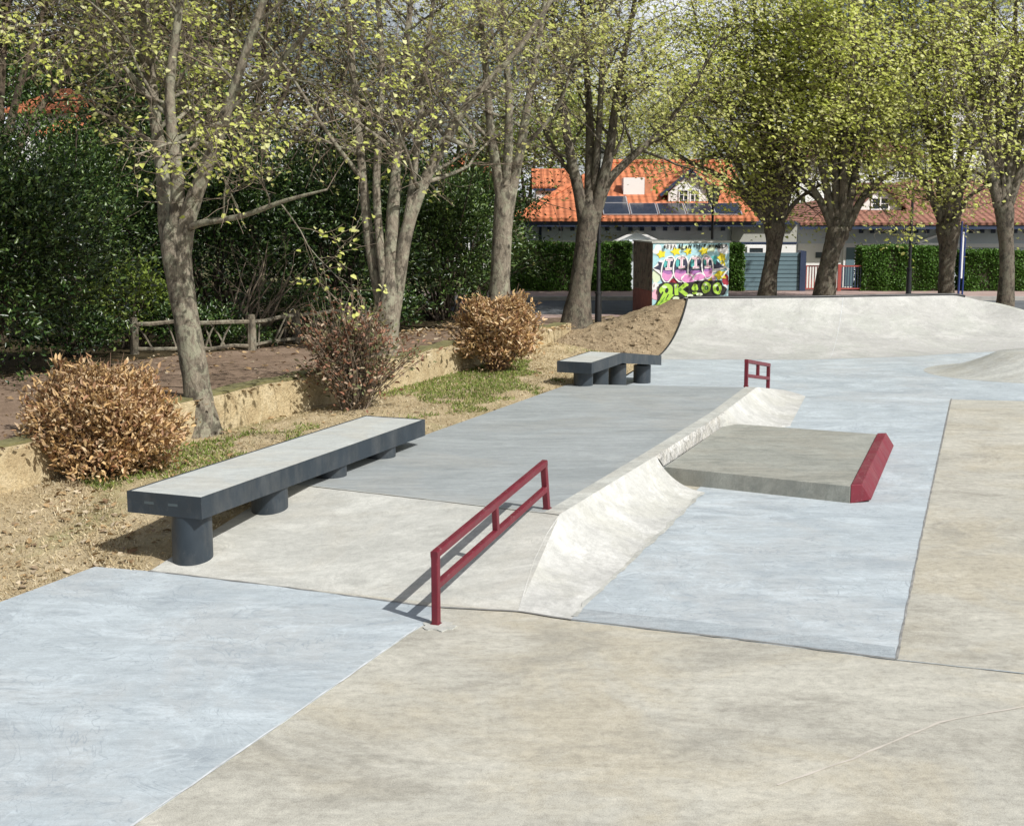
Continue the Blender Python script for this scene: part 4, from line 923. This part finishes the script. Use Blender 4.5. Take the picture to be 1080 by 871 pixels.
mb.add(sideq(.0, Dp, .95, gz1), [(3, 2, 1, 0)]); mb.build('side_cladding', M['hut'], hut)
mb = MB(); mb.add(sideq(.0, Dp, .2, .947), [(3, 2, 1, 0)]); mb.build('side_base', M['hutred'], hut)
mb = MB(); mb.obox(cc, fx, fy, Wd/2+.03, Dp/2+.03, gz1, gz1+.035); mb.build('roof_slab', M['cap'], hut)
layer = [0]; mb = MB()
HG = gz1-.3
def w3(uu, vv):      # u 0..1 left to right, v 0..1 top to bottom of the painted face
    layer_off = -.004-.0006*layer[0]; p = o0+fx*(uu*Wd)+fy*layer_off; return (p.x, p.y, gz1-vv*HG)
def poly(col, pts):
    layer[0] += 1; pts = [(min(1, max(0, a)), min(1, max(0, b))) for a, b in pts]; mb.add([w3(*p) for p in pts], [tuple(reversed(range(len(pts))))] , pk.index(col))
def ell(col, cu, cv, ru, rv, rot=0, n=22, wob=0, seed=0):
    r = random.Random(seed); k = [1+wob*math.sin(3*i*6.28/n+seed)+wob*.6*math.sin(5*i*6.28/n+seed*2) for i in range(n)]
    poly(col, [(cu+ru*k[i]*math.cos(6.2832*i/n)*math.cos(rot)-rv*k[i]*math.sin(6.2832*i/n)*math.sin(rot), cv+ru*k[i]*math.cos(6.2832*i/n)*math.sin(rot)+rv*k[i]*math.sin(6.2832*i/n)*math.cos(rot)) for i in range(n)])
def stroke(col, pts, w):
    layer[0] += 1
    for (a, b) in zip(pts, pts[1:]):
        dx, dy = b[0]-a[0], b[1]-a[1]; l = math.hypot(dx, dy) or 1; nx, ny = -dy/l*w/2, dx/l*w/2; ex_, ey_ = dx/l*w*.3, dy/l*w*.3
        q = [(a[0]+nx-ex_, a[1]+ny-ey_), (b[0]+nx+ex_, b[1]+ny+ey_), (b[0]-nx+ex_, b[1]-ny+ey_), (a[0]-nx-ex_, a[1]-ny-ey_)]
        q = [(min(1, max(0, s)), min(1, max(0, t_))) for s, t_ in q]; mb.add([w3(*p) for p in q], [(3, 2, 1, 0)], pk.index(col))
# coordinates from the photo: face spans zoom x 225..915, y 145..(face height)
fh = 8.31*(HG/ d_h*F)
def U(x): return (x-225)/690
def V_(y): return (y-140)/fh
def e(col, x, y, rx, ry, rot=0, wob=0, seed=0): ell(col, U(x), V_(y), rx/690, ry/fh, rot, wob=wob, seed=seed)
def pg(col, pts): poly(col, [(U(a), V_(b)) for a, b in pts])
def st_(col, pts, w): stroke(col, [(U(a), V_(b)) for a, b in pts], w/690)
pg('cyan', [(227, 143), (913, 143), (913, 760), (227, 760)])
for x, y, rx, ry, c_ in ((270, 200, 40, 45, 'white'), (380, 170, 60, 25, 'white'), (520, 185, 60, 22, 'pale'), (620, 200, 60, 30, 'cyan'), (740, 190, 50, 30, 'pale'), (860, 200, 50, 45, 'white'), (880, 300, 30, 60, 'cyan'), (260, 430, 40, 60, 'pale'), (260, 530, 40, 50, 'white'), (250, 590, 35, 45, 'rose'), (420, 480, 90, 30, 'red'), (740, 460, 60, 40, 'rose'), (885, 470, 28, 50, 'red'), (880, 530, 22, 20, 'white'), (840, 560, 60, 40, 'black'), (620, 590, 60, 40, 'lime'), (300, 740, 90, 40, 'white')): e(c_, x, y, rx, ry, wob=.12, seed=x)
def star(x, y, r, seed=0):
    rr = random.Random(seed); pg('yellow', [(x+math.cos(i*.628)*r*(1 if i % 2 else .6)*rr.uniform(.85, 1.2), y+math.sin(i*.628)*r*.8*(1 if i % 2 else .6)*rr.uniform(.85, 1.2)) for i in range(10)])
for x, y, r_s in ((300, 238, 48), (428, 215, 48), (540, 215, 40), (680, 212, 46), (845, 270, 50), (850, 330, 35), (835, 425, 62), (735, 455, 34)): star(x, y, r_s, x)
# writing along the top
r = random.Random(9); x = 300
for ch in range(19):
    x += 30 if ch not in (4, 8, 12) else 44
    if x > 890: break
    y = 172+r.uniform(-4, 4); k = r.randint(0, 5); h_ = 17
    G_ = [[(-9, h_), (0, -h_), (9, h_)], [(-8, -h_), (-8, h_), (8, h_)], [(9, -h_), (-8, -4), (8, 5), (-8, h_)], [(-9, -h_), (9, -h_), (0, -h_), (0, h_)], [(-9, h_), (-9, -h_), (0, 2), (9, -h_), (9, h_)], [(-8, -h_), (-8, h_), (7, 8), (-6, 0), (7, -9), (-8, -h_)]][k]
    q_ = r.uniform(.55, 1.15); st_('black', [(x+a*q_+r.uniform(-4, 4), y+b*q_+r.uniform(-4, 4)) for a, b in G_], r.choice((4, 6, 9)))
# dark arrow body behind the letters
pg('white', [(215, 360), (290, 285), (420, 330), (800, 300), (880, 362), (780, 400), (500, 420), (300, 420)])
pg('navy', [(227, 358), (275, 330), (268, 300), (330, 315), (780, 300), (768, 270), (868, 358), (745, 372), (500, 400), (290, 395), (285, 375)])
pg('teal', [(745, 260), (800, 250), (790, 330), (755, 320)])
st_('white', [(855, 330), (905, 375), (845, 440)], 14); st_('yellow', [(845, 240), (870, 340)], 16)
for (x, y, rx, ry, r_) in ((362, 365, 52, 108, .18), (475, 362, 62, 108, .05), (606, 368, 62, 112, 0), (712, 350, 44, 98, -.1)):
    e('white', x, y, rx+13, ry+13, r_, wob=.03, seed=x); e('navy', x, y, rx, ry, r_, wob=.03, seed=x); e('teal', x-rx*.5, y-ry*.45, rx*.26, ry*.33, r_)
    e('pink', x-r_*60, y+ry*.52, rx*.86, ry*.42, r_, wob=.06, seed=x); e('purple', x-r_*40, y+ry*.25, rx*.8, ry*.16, r_, wob=.08, seed=x)
for (x, y, rx, ry, r_) in ((540, 455, 52, 36, .3), (640, 440, 50, 28, -.2)):
    e('white', x, y, rx+10, ry+10, r_, wob=.05, seed=x); e('pink', x, y, rx, ry, r_, wob=.1, seed=x+1)
def serif_i(x, y, h_, lean=0):
    for c_, w in (('white', 24), ('rose', 11)):
        st_(c_, [(x-24+lean, y-h_), (x+24+lean, y-h_)], w); st_(c_, [(x+lean, y-h_), (x, y+h_*.7)], w); st_(c_, [(x-20, y+h_*.75), (x+24, y+h_*.7)], w)
serif_i(360, 330, 46, 8); serif_i(478, 318, 46); serif_i(605, 320, 46, -3); serif_i(712, 320, 44, -4)
# lower green letters
pg('black', [(275, 500), (320, 480), (500, 490), (640, 470), (840, 470), (860, 540), (850, 600), (600, 620), (420, 640), (380, 690), (260, 745), (227, 740), (227, 690), (280, 640)])
def lobe(pts, ww):
    st_('black', pts, ww+20); st_('lime', pts, ww)
def ring(x, y, rx, ry, rot=0, hx=.32, hy=.42, wob=.05):
    e('black', x, y, rx+11, ry+11, rot, wob=wob, seed=x); e('lime', x, y, rx, ry, rot, wob=wob, seed=x); e('pale', x-rx*.3, y-ry*.5, rx*.4, ry*.2, rot); e('black', x+3, y+4, rx*hx, ry*hy, rot)
ring(345, 548, 60, 56, .2, .26, .40); st_('black', [(330, 590), (300, 650), (235, 715)], 66); st_('lime', [(335, 585), (305, 645), (240, 705)], 44); st_('lime', [(395, 590), (350, 640), (300, 690)], 30); st_('green', [(250, 700), (300, 655), (330, 610)], 8)
e('black', 470, 548, 68, 58, 0, wob=.08, seed=3)
for q in ([(430, 508), (436, 586)], [(520, 500), (462, 545), (522, 590)]): st_('lime', q, 34)
e('lime', 432, 510, 22, 14); e('lime', 520, 505, 22, 14); e('pale', 428, 515, 8, 18); e('green', 462, 548, 12, 10)
e('black', 600, 538, 38, 44, 0, wob=.08, seed=5); e('lime', 600, 530, 28, 32, 0, wob=.1, seed=6); e('green', 602, 536, 8, 10); e('lime', 600, 578, 24, 10)
ring(700, 530, 42, 50, .1, .45, .40); e('green', 702, 536, 8, 10); ring(802, 540, 40, 52, -.1, .34, .46)
for x, y in ((430, 620), (555, 600), (640, 590)): e('pale', x, y, 30, 14)
mb.build('graffiti_painting', pm, hut)

# ------------------------------------------------------------------ lamp posts and blue pole
def lamp(label, px, d, zb, h, lantern=True, rr=.045):
    x = X(px, d); t = thing('street_lamp', (x, d, zb), label, 'street lamp', 'black street lamps')
    mb = MB(); mb.cyl((x, d), rr*2.1, zb, zb+.06, 20); mb.cyl((x, d), rr*1.75, zb+.06, zb+.75, 20, rr*1.5); mb.cyl((x, d), rr*1.9, zb+.75, zb+.80, 20); mb.build('base', M['black'], t, auto=40)
    mb = MB(); mb.cyl((x, d), rr, zb+.8, zb+h, 16, rr*.75); mb.cyl((x, d), rr*1.4, zb+h*.55, zb+h*.55+.05, 16); mb.build('pole', M['black'], t, auto=40)
    if lantern:
        z = zb+h; mb = MB(); mb.cyl((x, d), .05, z, z+.08, 8, .12); mb.cyl((x, d), .12, z+.08, z+.42, 8, .19)
        mb.build('lantern_glass', M['lampglass'], t)
        mb = MB(); mb.cyl((x, d), .22, z+.42, z+.56, 8, .06); mb.cyl((x, d), .03, z+.56, z+.64, 8)
        for k in range(8):
            a = 6.2832*k/8; mb.beam((x+.125*math.cos(a), d+.125*math.sin(a), z+.06), (x+.195*math.cos(a), d+.195*math.sin(a), z+.43), .02, .02)
        mb.build('lantern_cap', M['black'], t)
lamp('black lamp post standing right beside the leaning brown lime tree', 631, 30.6, .3, 3.4)
lamp('black lamp post rising behind the graffiti block', 749.5, 38.9, .4, 2.55)
lamp('black lamp post in front of the hedge left of the blue pole', 957.5, 38.9, .4, 3.4)
t = thing('blue_pole', (X(1012, 38.9), 38.9, .4), 'twin blue and white painted pole beside the knobbly lime tree', 'pole'); x = X(1012, 38.9)
mb = MB(); mb.cyl((x-.05, 38.9), .032, .4, 2.5, 14); mb.build('blue_tube', M['poleblue'], t, auto=40)
mb = MB(); mb.cyl((x+.06, 38.9), .026, .4, 2.4, 14); mb.build('blue_tube', M['poleblue'], t, auto=40)
mb = MB(); mb.box(x-.012, x+.03, 38.88, 38.92, .9, 2.2); mb.build('white_plate', M['trim'], t)

# ------------------------------------------------------------------ houses
def roofplane(mb, a, b, c_, d_, th=.08):
    a, b, c_, d_ = [Vector(q) for q in (a, b, c_, d_)]; n = (b-a).cross(d_-a).normalized()*th
    v = [a, b, c_, d_]; mb.add([q for q in v]+[q-n for q in v], [(0, 1, 2, 3), (7, 6, 5, 4), (0, 4, 5, 1), (1, 5, 6, 2), (2, 6, 7, 3), (3, 7, 4, 0)])
def window(parent, x0, x1, y, z0, z1, nx=2, nz=3, fr=.05):
    mb = MB(); mb.box(x0, x1, y-.03, y+.02, z0, z0+fr); mb.box(x0, x1, y-.03, y+.02, z1-fr, z1); mb.box(x0, x0+fr, y-.03, y+.02, z0+fr, z1-fr); mb.box(x1-fr, x1, y-.03, y+.02, z0+fr, z1-fr)
    for i in range(1, nx): xx = x0+(x1-x0)*i/nx; mb.box(xx-fr*.4, xx+fr*.4, y-.025, y+.015, z0+fr, z1-fr)
    for i in range(1, nz): zz = z0+(z1-z0)*i/nz; mb.box(x0+fr, x1-fr, y-.02, y+.01, zz-fr*.2, zz+fr*.2)
    w_ = mb.build('window', M['trim'], parent); mb = MB(); mb.box(x0+.01, x1-.01, y+.001, y+.012, z0+.01, z1-.01); mb.build('pane', M['glass'], w_)
    return w_
yw = 42.3; ye = 41.7; ze = Z(230, ye); hx0 = X(541, ye); hx1 = X(797, ye)
h1 = thing('villa', ((hx0+hx1)/2, yw, .3), 'long low grey villa with orange tile roof, solar panels and a white gabled dormer', 'house')
mb = MB(); mb.box(hx0+.45, hx1-.2, yw, yw+8.5, .2, ze-.05); mb.build('wall', M['wallgrey'], h1)
yr = ye+5.4; zr = Z(172, yr); rx0 = hx0+3.3
mb = MB(); roofplane(mb, (hx0, ye, ze), (hx1, ye, ze), (hx1, yr, zr), (rx0, yr, zr)); roofplane(mb, (hx1, yr+5.2, ze), (hx0, yr+5.2, ze), (rx0, yr, zr), (hx1, yr, zr))
mb.add([(hx0, ye, ze), (rx0, yr, zr), (hx0, yr+5.2, ze)], [(0, 1, 2)])
rf = mb.build('roof', M['tile'], h1)
mb = MB(); mb.tube([(hx0, ye, ze+.03), (rx0, yr, zr+.03)], [.09, .09], 8); mb.tube([(rx0, yr, zr+.03), (hx1, yr, zr+.03)], [.09, .09], 8); mb.build('ridge_tiles', M['tile'], rf)
# chimney
cx0, cx1 = X(657, 43.5), X(679, 43.5); mb = MB(); mb.box(cx0, cx1, 43.85, 44.6, 2.7, Z(187.5, 43.85)); ch = mb.build('chimney', M['wallwhite'], rf)
mb = MB(); mb.box(X(679.5, 43.5), X(687, 43.5), 43.9, 44.7, 2.7, Z(189, 43.9)); mb.build('brick_stack', M['brick'], rf)
mb = MB(); mb.box(hx0+.1, hx1-.05, ye+.02, ye+.1, ze-.26, ze-.085); mb.build('fascia', M['navy'], h1)
mb = MB(); mb.box(hx0-.02, hx1+.02, ye-.07, ye+.0, ze-.1, ze-.0); mb.build('gutter', M['tile'], h1)
for k in range(21):
    px = 579+12.1*k
    if px > 790: break
    xx = X(px, yw); mb = MB(); mb.box(xx-.065, xx+.065, yw-.05, yw-.003, Z(243.5, yw), Z(238.5, yw)); mb.build('vent_block', M['navy'], h1)
mb = MB(); mb.box(hx0+.6, X(768, yw), yw-.08, yw-.003, Z(257, yw), Z(253.5, yw)); mb.build('white_band', M['trim'], h1)
mb = MB(); a, b, c_ = Vector((X(646, ye), 41.95, Z(256, ye))), Vector((X(697, ye), 41.95, Z(256, ye))), Vector((X(671.5, ye), 41.95, Z(244, ye)))
mb.beam(a, c_, .12, .07, (0, 0, 1)); mb.beam(c_, b, .12, .07, (0, 0, 1)); mb.beam(a, b, .12, .06); po = mb.build('porch_gable', M['trim'], h1)
mb = MB(); mb.add([a+Vector((.1, .05, .02)), b+Vector((-.1, .05, .02)), c_+Vector((0, .05, -.03))], [(0, 1, 2)]); mb.build('gable_panel', M['wallgrey'], po)
mb = MB(); xx = X(570, ye); mb.tube([(xx-.2, ye+.05, ze-.12), (xx, ye+.4, ze-.25), (xx, yw-.06, ze-.4), (xx, yw-.06, .4)], [.045]*4, 8); mb.build('downpipe', M['navy'], h1, smooth=True)
# solar panels lie on the roof slope
sl = (zr-ze)/(yr-ye); un = Vector((0, 1, sl)).normalized(); nn = Vector((0, -sl, 1)).normalized()
def panel(x0, x1, s0_, s1_):
    a = Vector((x0, ye, ze))+un*s0_+nn*.05; b = Vector((x1, ye, ze))+un*s0_+nn*.05; c_ = b+un*(s1_-s0_); d_ = a+un*(s1_-s0_)
    mb = MB(); roofplane(mb, a, b, c_, d_, .035); f = mb.build('solar_panel', M['alu'], h1)
    k = .03; ux = Vector((1, 0, 0)); mb = MB(); mb.add([a+ux*k+un*k+nn*.004, b-ux*k+un*k+nn*.004, c_-ux*k-un*k+nn*.004, d_+ux*k-un*k+nn*.004], [(0, 1, 2, 3)]); mb.build('panel_glass', M['solar'], f)
xp = X(634, 42.5); pw = .85
for k in range(5): panel(xp+k*pw, xp+k*pw+pw-.03, .2, 1.26)
for k in range(1): panel(xp+k*pw, xp+k*pw+pw-.03, 1.30, 1.95)
# gabled dormer
yd = 43.2; gx0_, gx1_ = X(698, yd), X(752, yd); gm = (gx0_+gx1_)/2; zb_, zs_, zp_ = ze+.15, Z(203, yd), Z(181, yd)
dr = MB(); 
dr.add([(gx0_+.15, yd, zb_), (gx1_-.15, yd, zb_), (gx1_-.15, yd, zs_), (gm, yd, zp_), (gx0_+.15, yd, zs_), (gx0_+.15, yd+4, zb_), (gx1_-.15, yd+4, zb_), (gx1_-.15, yd+4, zs_), (gm, yd+4, zp_), (gx0_+.15, yd+4, zs_)], [(0, 1, 2, 3, 4), (0, 4, 9, 5), (1, 6, 7, 2)])
dmr = dr.build('dormer', M['wallwhite'], h1)
mb = MB(); roofplane(mb, (gx0_-.1, yd-.1, zs_-.08), (gm, yd-.1, zp_+.06), (gm, yd+4, zp_+.06), (gx0_-.1, yd+4, zs_-.08), .07); roofplane(mb, (gm, yd-.1, zp_+.06), (gx1_+.1, yd-.1, zs_-.08), (gx1_+.1, yd+4, zs_-.08), (gm, yd+4, zp_+.06), .07); mb.build('dormer_roof', M['tile'], dmr)
mb = MB(); mb.beam((gx0_-.12, yd-.12, zs_-.10), (gm, yd-.12, zp_+.03), .05, .09); mb.beam((gm, yd-.12, zp_+.03), (gx1_+.12, yd-.12, zs_-.10), .05, .09); mb.build('barge_board', M['navy'], dmr)
wx0, wx1 = X(713.5, yd), X(735.5, yd); wm = (wx0+wx1)/2
for a_, b_ in ((wx0, wm-.02), (wm+.02, wx1)): window(dmr, a_, b_, yd-.005, Z(217, yd), Z(200, yd), 2, 3, .035)
# raised rear wing at the left
yb = 45.0; mb = MB(); mb.box(X(565, yb), X(606, yb), yb, yb+3, 2.2, Z(197, yb)); wg = mb.build('rear_wing', M['wallwhite'], h1)
mb = MB(); z0_ = Z(197, yb-.3); z1_ = Z(178, yb+1.5); roofplane(mb, (X(561, yb), yb-.1, z0_), (X(610, yb), yb-.1, z0_), (X(610, yb), yb+1.5, z1_), (X(561, yb), yb+1.5, z1_)); roofplane(mb, (X(610, yb), yb+3.3, z0_), (X(561, yb), yb+3.3, z0_), (X(561, yb), yb+1.5, z1_), (X(610, yb), yb+1.5, z1_)); mb.build('wing_roof', M['tile'], wg)
mb = MB(); mb.box(X(562, yb), X(609, yb), yb-.09, yb-.02, z0_-.13, z0_-.06); mb.build('fascia', M['navy'], wg)

# garage link
gt = thing('garage', (X(803, 42.2), 42.2, .3), 'taupe flat roofed garage wing between the two villas', 'garage')
mb = MB(); mb.box(X(770, 42.2), X(838, 42.2), 42.2, 46, .2, Z(237, 42.2)); mb.build('wall', M['walltaupe'], gt)
mb = MB(); mb.box(X(768, 42), X(1000, 42)*0+X(839, 42), 42.0, 46, Z(237, 42.2), Z(234, 42.2)); mb.build('flat_roof', M['navy'], gt)
mb = MB(); mb.box(X(770, 42.2), X(838, 42.2), 42.13, 42.197, Z(257.5, 42), Z(255.5, 42)); mb.build('white_band', M['navy'], gt)
mb = MB(); mb.box(X(771, 42.2), X(837, 42.2), 42.15, 42.197, .4, Z(258, 42.2)); mb.build('lower_wall', M['wallwhite'], gt)
window(gt, X(787, 42), X(806, 42), 42.12, Z(269, 42), Z(259.5, 42), 1, 1, .07)
# slatted gate
sg = thing('slatted_gate', (X(815, 41), 41, .4), 'blue grey horizontally slatted gate behind the pollarded lime', 'gate')
x0_, x1_ = X(783.5, 41), X(842, 41); mb = MB(); zt_ = Z(266, 41)
n_s = 9
for k in range(n_s): a_ = .42+(zt_-.42)*k/n_s; mb.box(x0_, x1_, 41-.02, 41.02, a_, a_+(zt_-.42)/n_s-.02)
mb.build('slat_panel', M['slats'], sg); mb = MB(); mb.box(x1_, X(848, 41), 40.9, 41.5, .4, zt_+.03); mb.build('gate_pillar', M['navy'], sg)
mb = MB(); mb.box(x0_, x1_, 41.03, 41.06, .42, zt_-.02); mb.build('backing', M['slats'], sg)
# railing gate
rgt = thing('railing_gate', (X(876, 41), 41, .4), 'red brown barred railing gate between slatted gate and hedge', 'gate')
x0_, x1_ = X(845, 41), X(908, 41); zt_ = Z(280, 41); mb = MB()
mb.box(x0_, x1_, 40.98, 41.02, zt_-.04, zt_); mb.box(x0_, x1_, 40.98, 41.02, .45, .49); mb.build('frame', M['gatered'], rgt)
for k in range(22):
    xx = x0_+(x1_-x0_)*(k+.5)/22; mb = MB(); mb.box(xx-.013, xx+.013, 40.987, 41.013, .49, zt_-.04); mb.build('bar', M['gatered'] if k < 14 else M['navy'], rgt)
for xx in (x0_, X(884, 41)): mb = MB(); mb.box(xx-.05, xx+.05, 40.95, 41.05, .4, zt_+.03); mb.build('post', M['gatered'], rgt)

# second villa
y2 = 43.4; v2 = thing('villa', (X(960, y2), y2, .3), 'low white and grey villa with faded red roof behind the right hand hedges', 'house')
a_, b_ = X(839, y2), X(1180, y2); zt2 = Z(235, 42.6)
mb = MB(); mb.box(a_, b_, y2, y2+8, .2, zt2-.03); mb.build('wall', M['wallgrey'], v2)
mb = MB(); mb.box(a_+.01, X(905, y2), y2-.04, y2-.003, .3, Z(257, y2)); mb.build('white_wall', M['wallwhite'], v2)
mb = MB(); mb.box(a_-.1, b_, 42.6, 42.7, zt2-.2, zt2-.02); mb.build('fascia', M['navy'], v2)
r0x, r1x = X(935, 50), X(1180, 48)
mb = MB(); zr2 = Z(190, 48.5); roofplane(mb, (a_-.1, 42.55, zt2), (b_, 42.55, zt2), (b_, 48.5, zr2), (X(950, 48.5), 48.5, zr2)); roofplane(mb, (b_, 54, zt2), (a_-.1, 54, zt2), (X(950, 48.5), 48.5, zr2), (b_, 48.5, zr2)); mb.add([(a_-.1, 42.55, zt2), (X(950, 48.5), 48.5, zr2), (a_-.1, 54, zt2)], [(0, 1, 2)]); mb.build('roof', M['tilered'], v2)
ydd = 44.2; mb = MB(); x0_, x1_, xm_ = X(903, ydd), X(946, ydd), X(924, ydd); zz0, zz1, zz2 = zt2, Z(216, ydd), Z(194, ydd)
mb.add([(x0_, ydd, zz0), (x1_, ydd, zz0), (x1_, ydd, zz1), (xm_, ydd, zz2), (x0_, ydd, zz1), (x0_, ydd+3, zz0), (x1_, ydd+3, zz0), (x1_, ydd+3, zz1), (xm_, ydd+3, zz2), (x0_, ydd+3, zz1)], [(0, 1, 2, 3, 4), (0, 4, 9, 5), (1, 6, 7, 2)]); dmr = mb.build('dormer', M['wallwhite'], v2)
mb = MB(); roofplane(mb, (x0_-.2, ydd-.2, zz1-.1), (xm_, ydd-.2, zz2+.05), (xm_, ydd+3, zz2+.05), (x0_-.2, ydd+3, zz1-.1), .07); roofplane(mb, (xm_, ydd-.2, zz2+.05), (x1_+.2, ydd-.2, zz1-.1), (x1_+.2, ydd+3, zz1-.1), (xm_, ydd+3, zz2+.05), .07); mb.build('dormer_roof', M['tilered'], dmr)
window(dmr, xm_-.3, xm_+.3, ydd-.005, Z(222, ydd), Z(208, ydd), 2, 2, .05)
mb = MB(); mb.box(X(887, y2), X(901, y2), y2-.1, y2-.045, .35, Z(256.5, y2)); dj = mb.build('door_surround', M['trim'], v2)
mb = MB(); mb.box(X(889.5, y2), X(898.5, y2), y2-.115, y2-.103, .4, Z(261, y2)); mb.build('door', M['slats'], v2)
window(v2, X(901.5, y2), X(907, y2), y2-.06, Z(275, y2), Z(260, y2), 1, 3, .04)
mb = MB(); mb.box(X(858, y2), X(868, y2), y2-.07, y2-.045, Z(272, y2), Z(266, y2)); mb.build('letter_slot_panel', M['slot'], v2)
for k in range(40):
    px = 905+11.5*k
    if px > 1160: break
    xx = X(px, y2); mb = MB(); mb.box(xx-.065, xx+.065, y2-.05, y2-.003, Z(246, y2), Z(241, y2)); mb.build('vent_block', M['navy'], v2)
mb = MB(); mb.box(X(907, y2), b_, y2-.08, y2-.003, Z(261, y2), Z(257, y2)); mb.build('white_band', M['trim'], v2)
mb = MB(); a, b, c_ = Vector((X(958, y2), y2-.35, Z(257, y2))), Vector((X(1000, y2), y2-.35, Z(257, y2))), Vector((X(987, y2), y2-.35, Z(246, y2)))
mb.beam(a, c_, .12, .07); mb.beam(c_, b, .12, .07); mb.beam(a, b, .12, .06); mb.build('porch_gable', M['trim'], v2)

# far buildings
def block(label, px0, px1, ytop, d, storeys, wallm, roofm=None, win=5, seed=0, rise=1.2, name='apartment_building', cat='building', depth=10):
    x0, x1 = X(px0, d), X(px1, d); zt = Z(ytop, d); t = thing(name, ((x0+x1)/2, d, .3), label, cat); mb = MB(); mb.box(x0, x1, d, d+depth, .2, zt); mb.build('wall', wallm, t)
    sh = (zt-.3)/storeys
    for s in range(storeys):
        z0 = .3+sh*s
        for k in range(win):
            xx = x0+(x1-x0)*(k+.5)/win; ww = (x1-x0)/win*.26
            window(t, xx-ww, xx+ww, d-.02, z0+sh*.32, z0+sh*.8, 2, 1, .07)
        if roofm is None:
            mb = MB(); mb.box(x0-.2, x1+.2, d-.9, d-.005, z0+sh*.97, z0+sh*1.03); bl2 = mb.build('balcony', M['wallwhite'], t)
            mb = MB(); mb.box(x0-.2, x1+.2, d-.9, d-.86, z0+sh*1.03, z0+sh*1.03+.45); mb.build('balustrade', M['trim'], bl2)
    if roofm:
        mb = MB(); roofplane(mb, (x0-.4, d-.5, zt), (x1+.4, d-.5, zt), (x1-.6, d+depth/2, zt+rise), (x0+.6, d+depth/2, zt+rise)); roofplane(mb, (x1+.4, d+depth+.5, zt), (x0-.4, d+depth+.5, zt), (x0+.6, d+depth/2, zt+rise), (x1-.6, d+depth/2, zt+rise))
        mb.add([(x0-.4, d-.5, zt), (x0+.6, d+depth/2, zt+rise), (x0-.4, d+depth+.5, zt)], [(0, 1, 2)]); mb.add([(x1+.4, d-.5, zt), (x1+.4, d+depth+.5, zt), (x1-.6, d+depth/2, zt+rise)], [(0, 1, 2)]); mb.build('roof', roofm, t)
block('tall white apartment building behind the right hand trees', 968, 1130, 45, 78, 5, M['wallwhite'], None, 6)
block('white building with red roof glimpsed behind the thick pollarded lime', 800, 960, 165, 66, 3, M['wallwhite'], M['tilered'], 6)
block('distant house with orange roof above the big evergreen bush', 28, 75, 118, 48, 2, M['wallwhite'], M['tile'], 3, name='distant_house', cat='house', depth=6, rise=1.0)
block('distant house with wide orange roof left of the first lime tree', 62, 150, 142, 44, 2, M['wallwhite'], M['tile'], 5, name='distant_house', cat='house', depth=6, rise=1.1)
block('distant house with orange roof between the second and third lime trees', 470, 520, 182, 56, 2, M['wallwhite'], M['tile'], 3, name='distant_house', cat='house', depth=6, rise=.9)

# ------------------------------------------------------------------ light
sd = Vector((.41, -.40, .565)).normalized(); el = math.asin(sd.z); az = math.atan2(sd.x, sd.y)
sun = bpy.data.lights.new('sun', 'SUN'); so = bpy.data.objects.new('sun', sun); COL.objects.link(so)
sun.energy = 4.95; sun.angle = R(.5); sun.color = (1, .965, .915); so.rotation_euler = sd.to_track_quat('Z', 'Y').to_euler(); so.location = (10, -10, 20)
w = bpy.data.worlds.new('World'); scene.world = w; w.use_nodes = True; nt = w.node_tree; bg = nt.nodes['Background']
sky = nt.nodes.new('ShaderNodeTexSky'); sky.sky_type = 'NISHITA'; sky.sun_disc = False; sky.sun_elevation = el; sky.sun_rotation = az; sky.air_density = 1; sky.dust_density = 3.5; sky.ozone_density = 1
tc = nt.nodes.new('ShaderNodeTexCoord'); mp = nt.nodes.new('ShaderNodeMapping'); mp.inputs['Scale'].default_value = (1, 1, 2.6); nt.links.new(tc.outputs['Generated'], mp.inputs[0])
cn = nt.nodes.new('ShaderNodeTexNoise'); cn.inputs['Scale'].default_value = 3.2; cn.inputs['Detail'].default_value = 8; cn.inputs['Roughness'].default_value = .6; nt.links.new(mp.outputs[0], cn.inputs['Vector'])
cr = nt.nodes.new('ShaderNodeValToRGB'); cr.color_ramp.elements[0].position = .42; cr.color_ramp.elements[1].position = .56; nt.links.new(cn.outputs[0], cr.inputs[0])
sx = nt.nodes.new('ShaderNodeSeparateXYZ'); nt.links.new(tc.outputs['Generated'], sx.inputs[0]); lo = nt.nodes.new('ShaderNodeMapRange'); nt.links.new(sx.outputs[2], lo.inputs[0]); lo.inputs[1].default_value = .2; lo.inputs[2].default_value = .6; lo.inputs[3].default_value = 1; lo.inputs[4].default_value = .25
ml_ = nt.nodes.new('ShaderNodeMath'); ml_.operation = 'MULTIPLY'; nt.links.new(cr.outputs[0], ml_.inputs[0]); nt.links.new(lo.outputs[0], ml_.inputs[1])
mxs = nt.nodes.new('ShaderNodeMix'); mxs.data_type = 'RGBA'; nt.links.new(ml_.outputs[0], mxs.inputs[0]); nt.links.new(sky.outputs[0], mxs.inputs[6]); mxs.inputs[7].default_value = (12.5, 13.0, 13.6, 1)
nt.links.new(mxs.outputs[2], bg.inputs[0]); bg.inputs[1].default_value = .07
scene.view_settings.view_transform = 'Standard'; scene.view_settings.look = 'None'; scene.view_settings.exposure = 0.12; scene.view_settings.gamma = 1
scene.render.engine = 'CYCLES'; scene.cycles.max_bounces = 6; scene.cycles.transparent_max_bounces = 4
scene.render.resolution_x = 1024; scene.render.resolution_y = 825
print('faces', sum(len(o.data.polygons) for o in bpy.data.objects if o.type == 'MESH'), 'objects', len(bpy.data.objects))
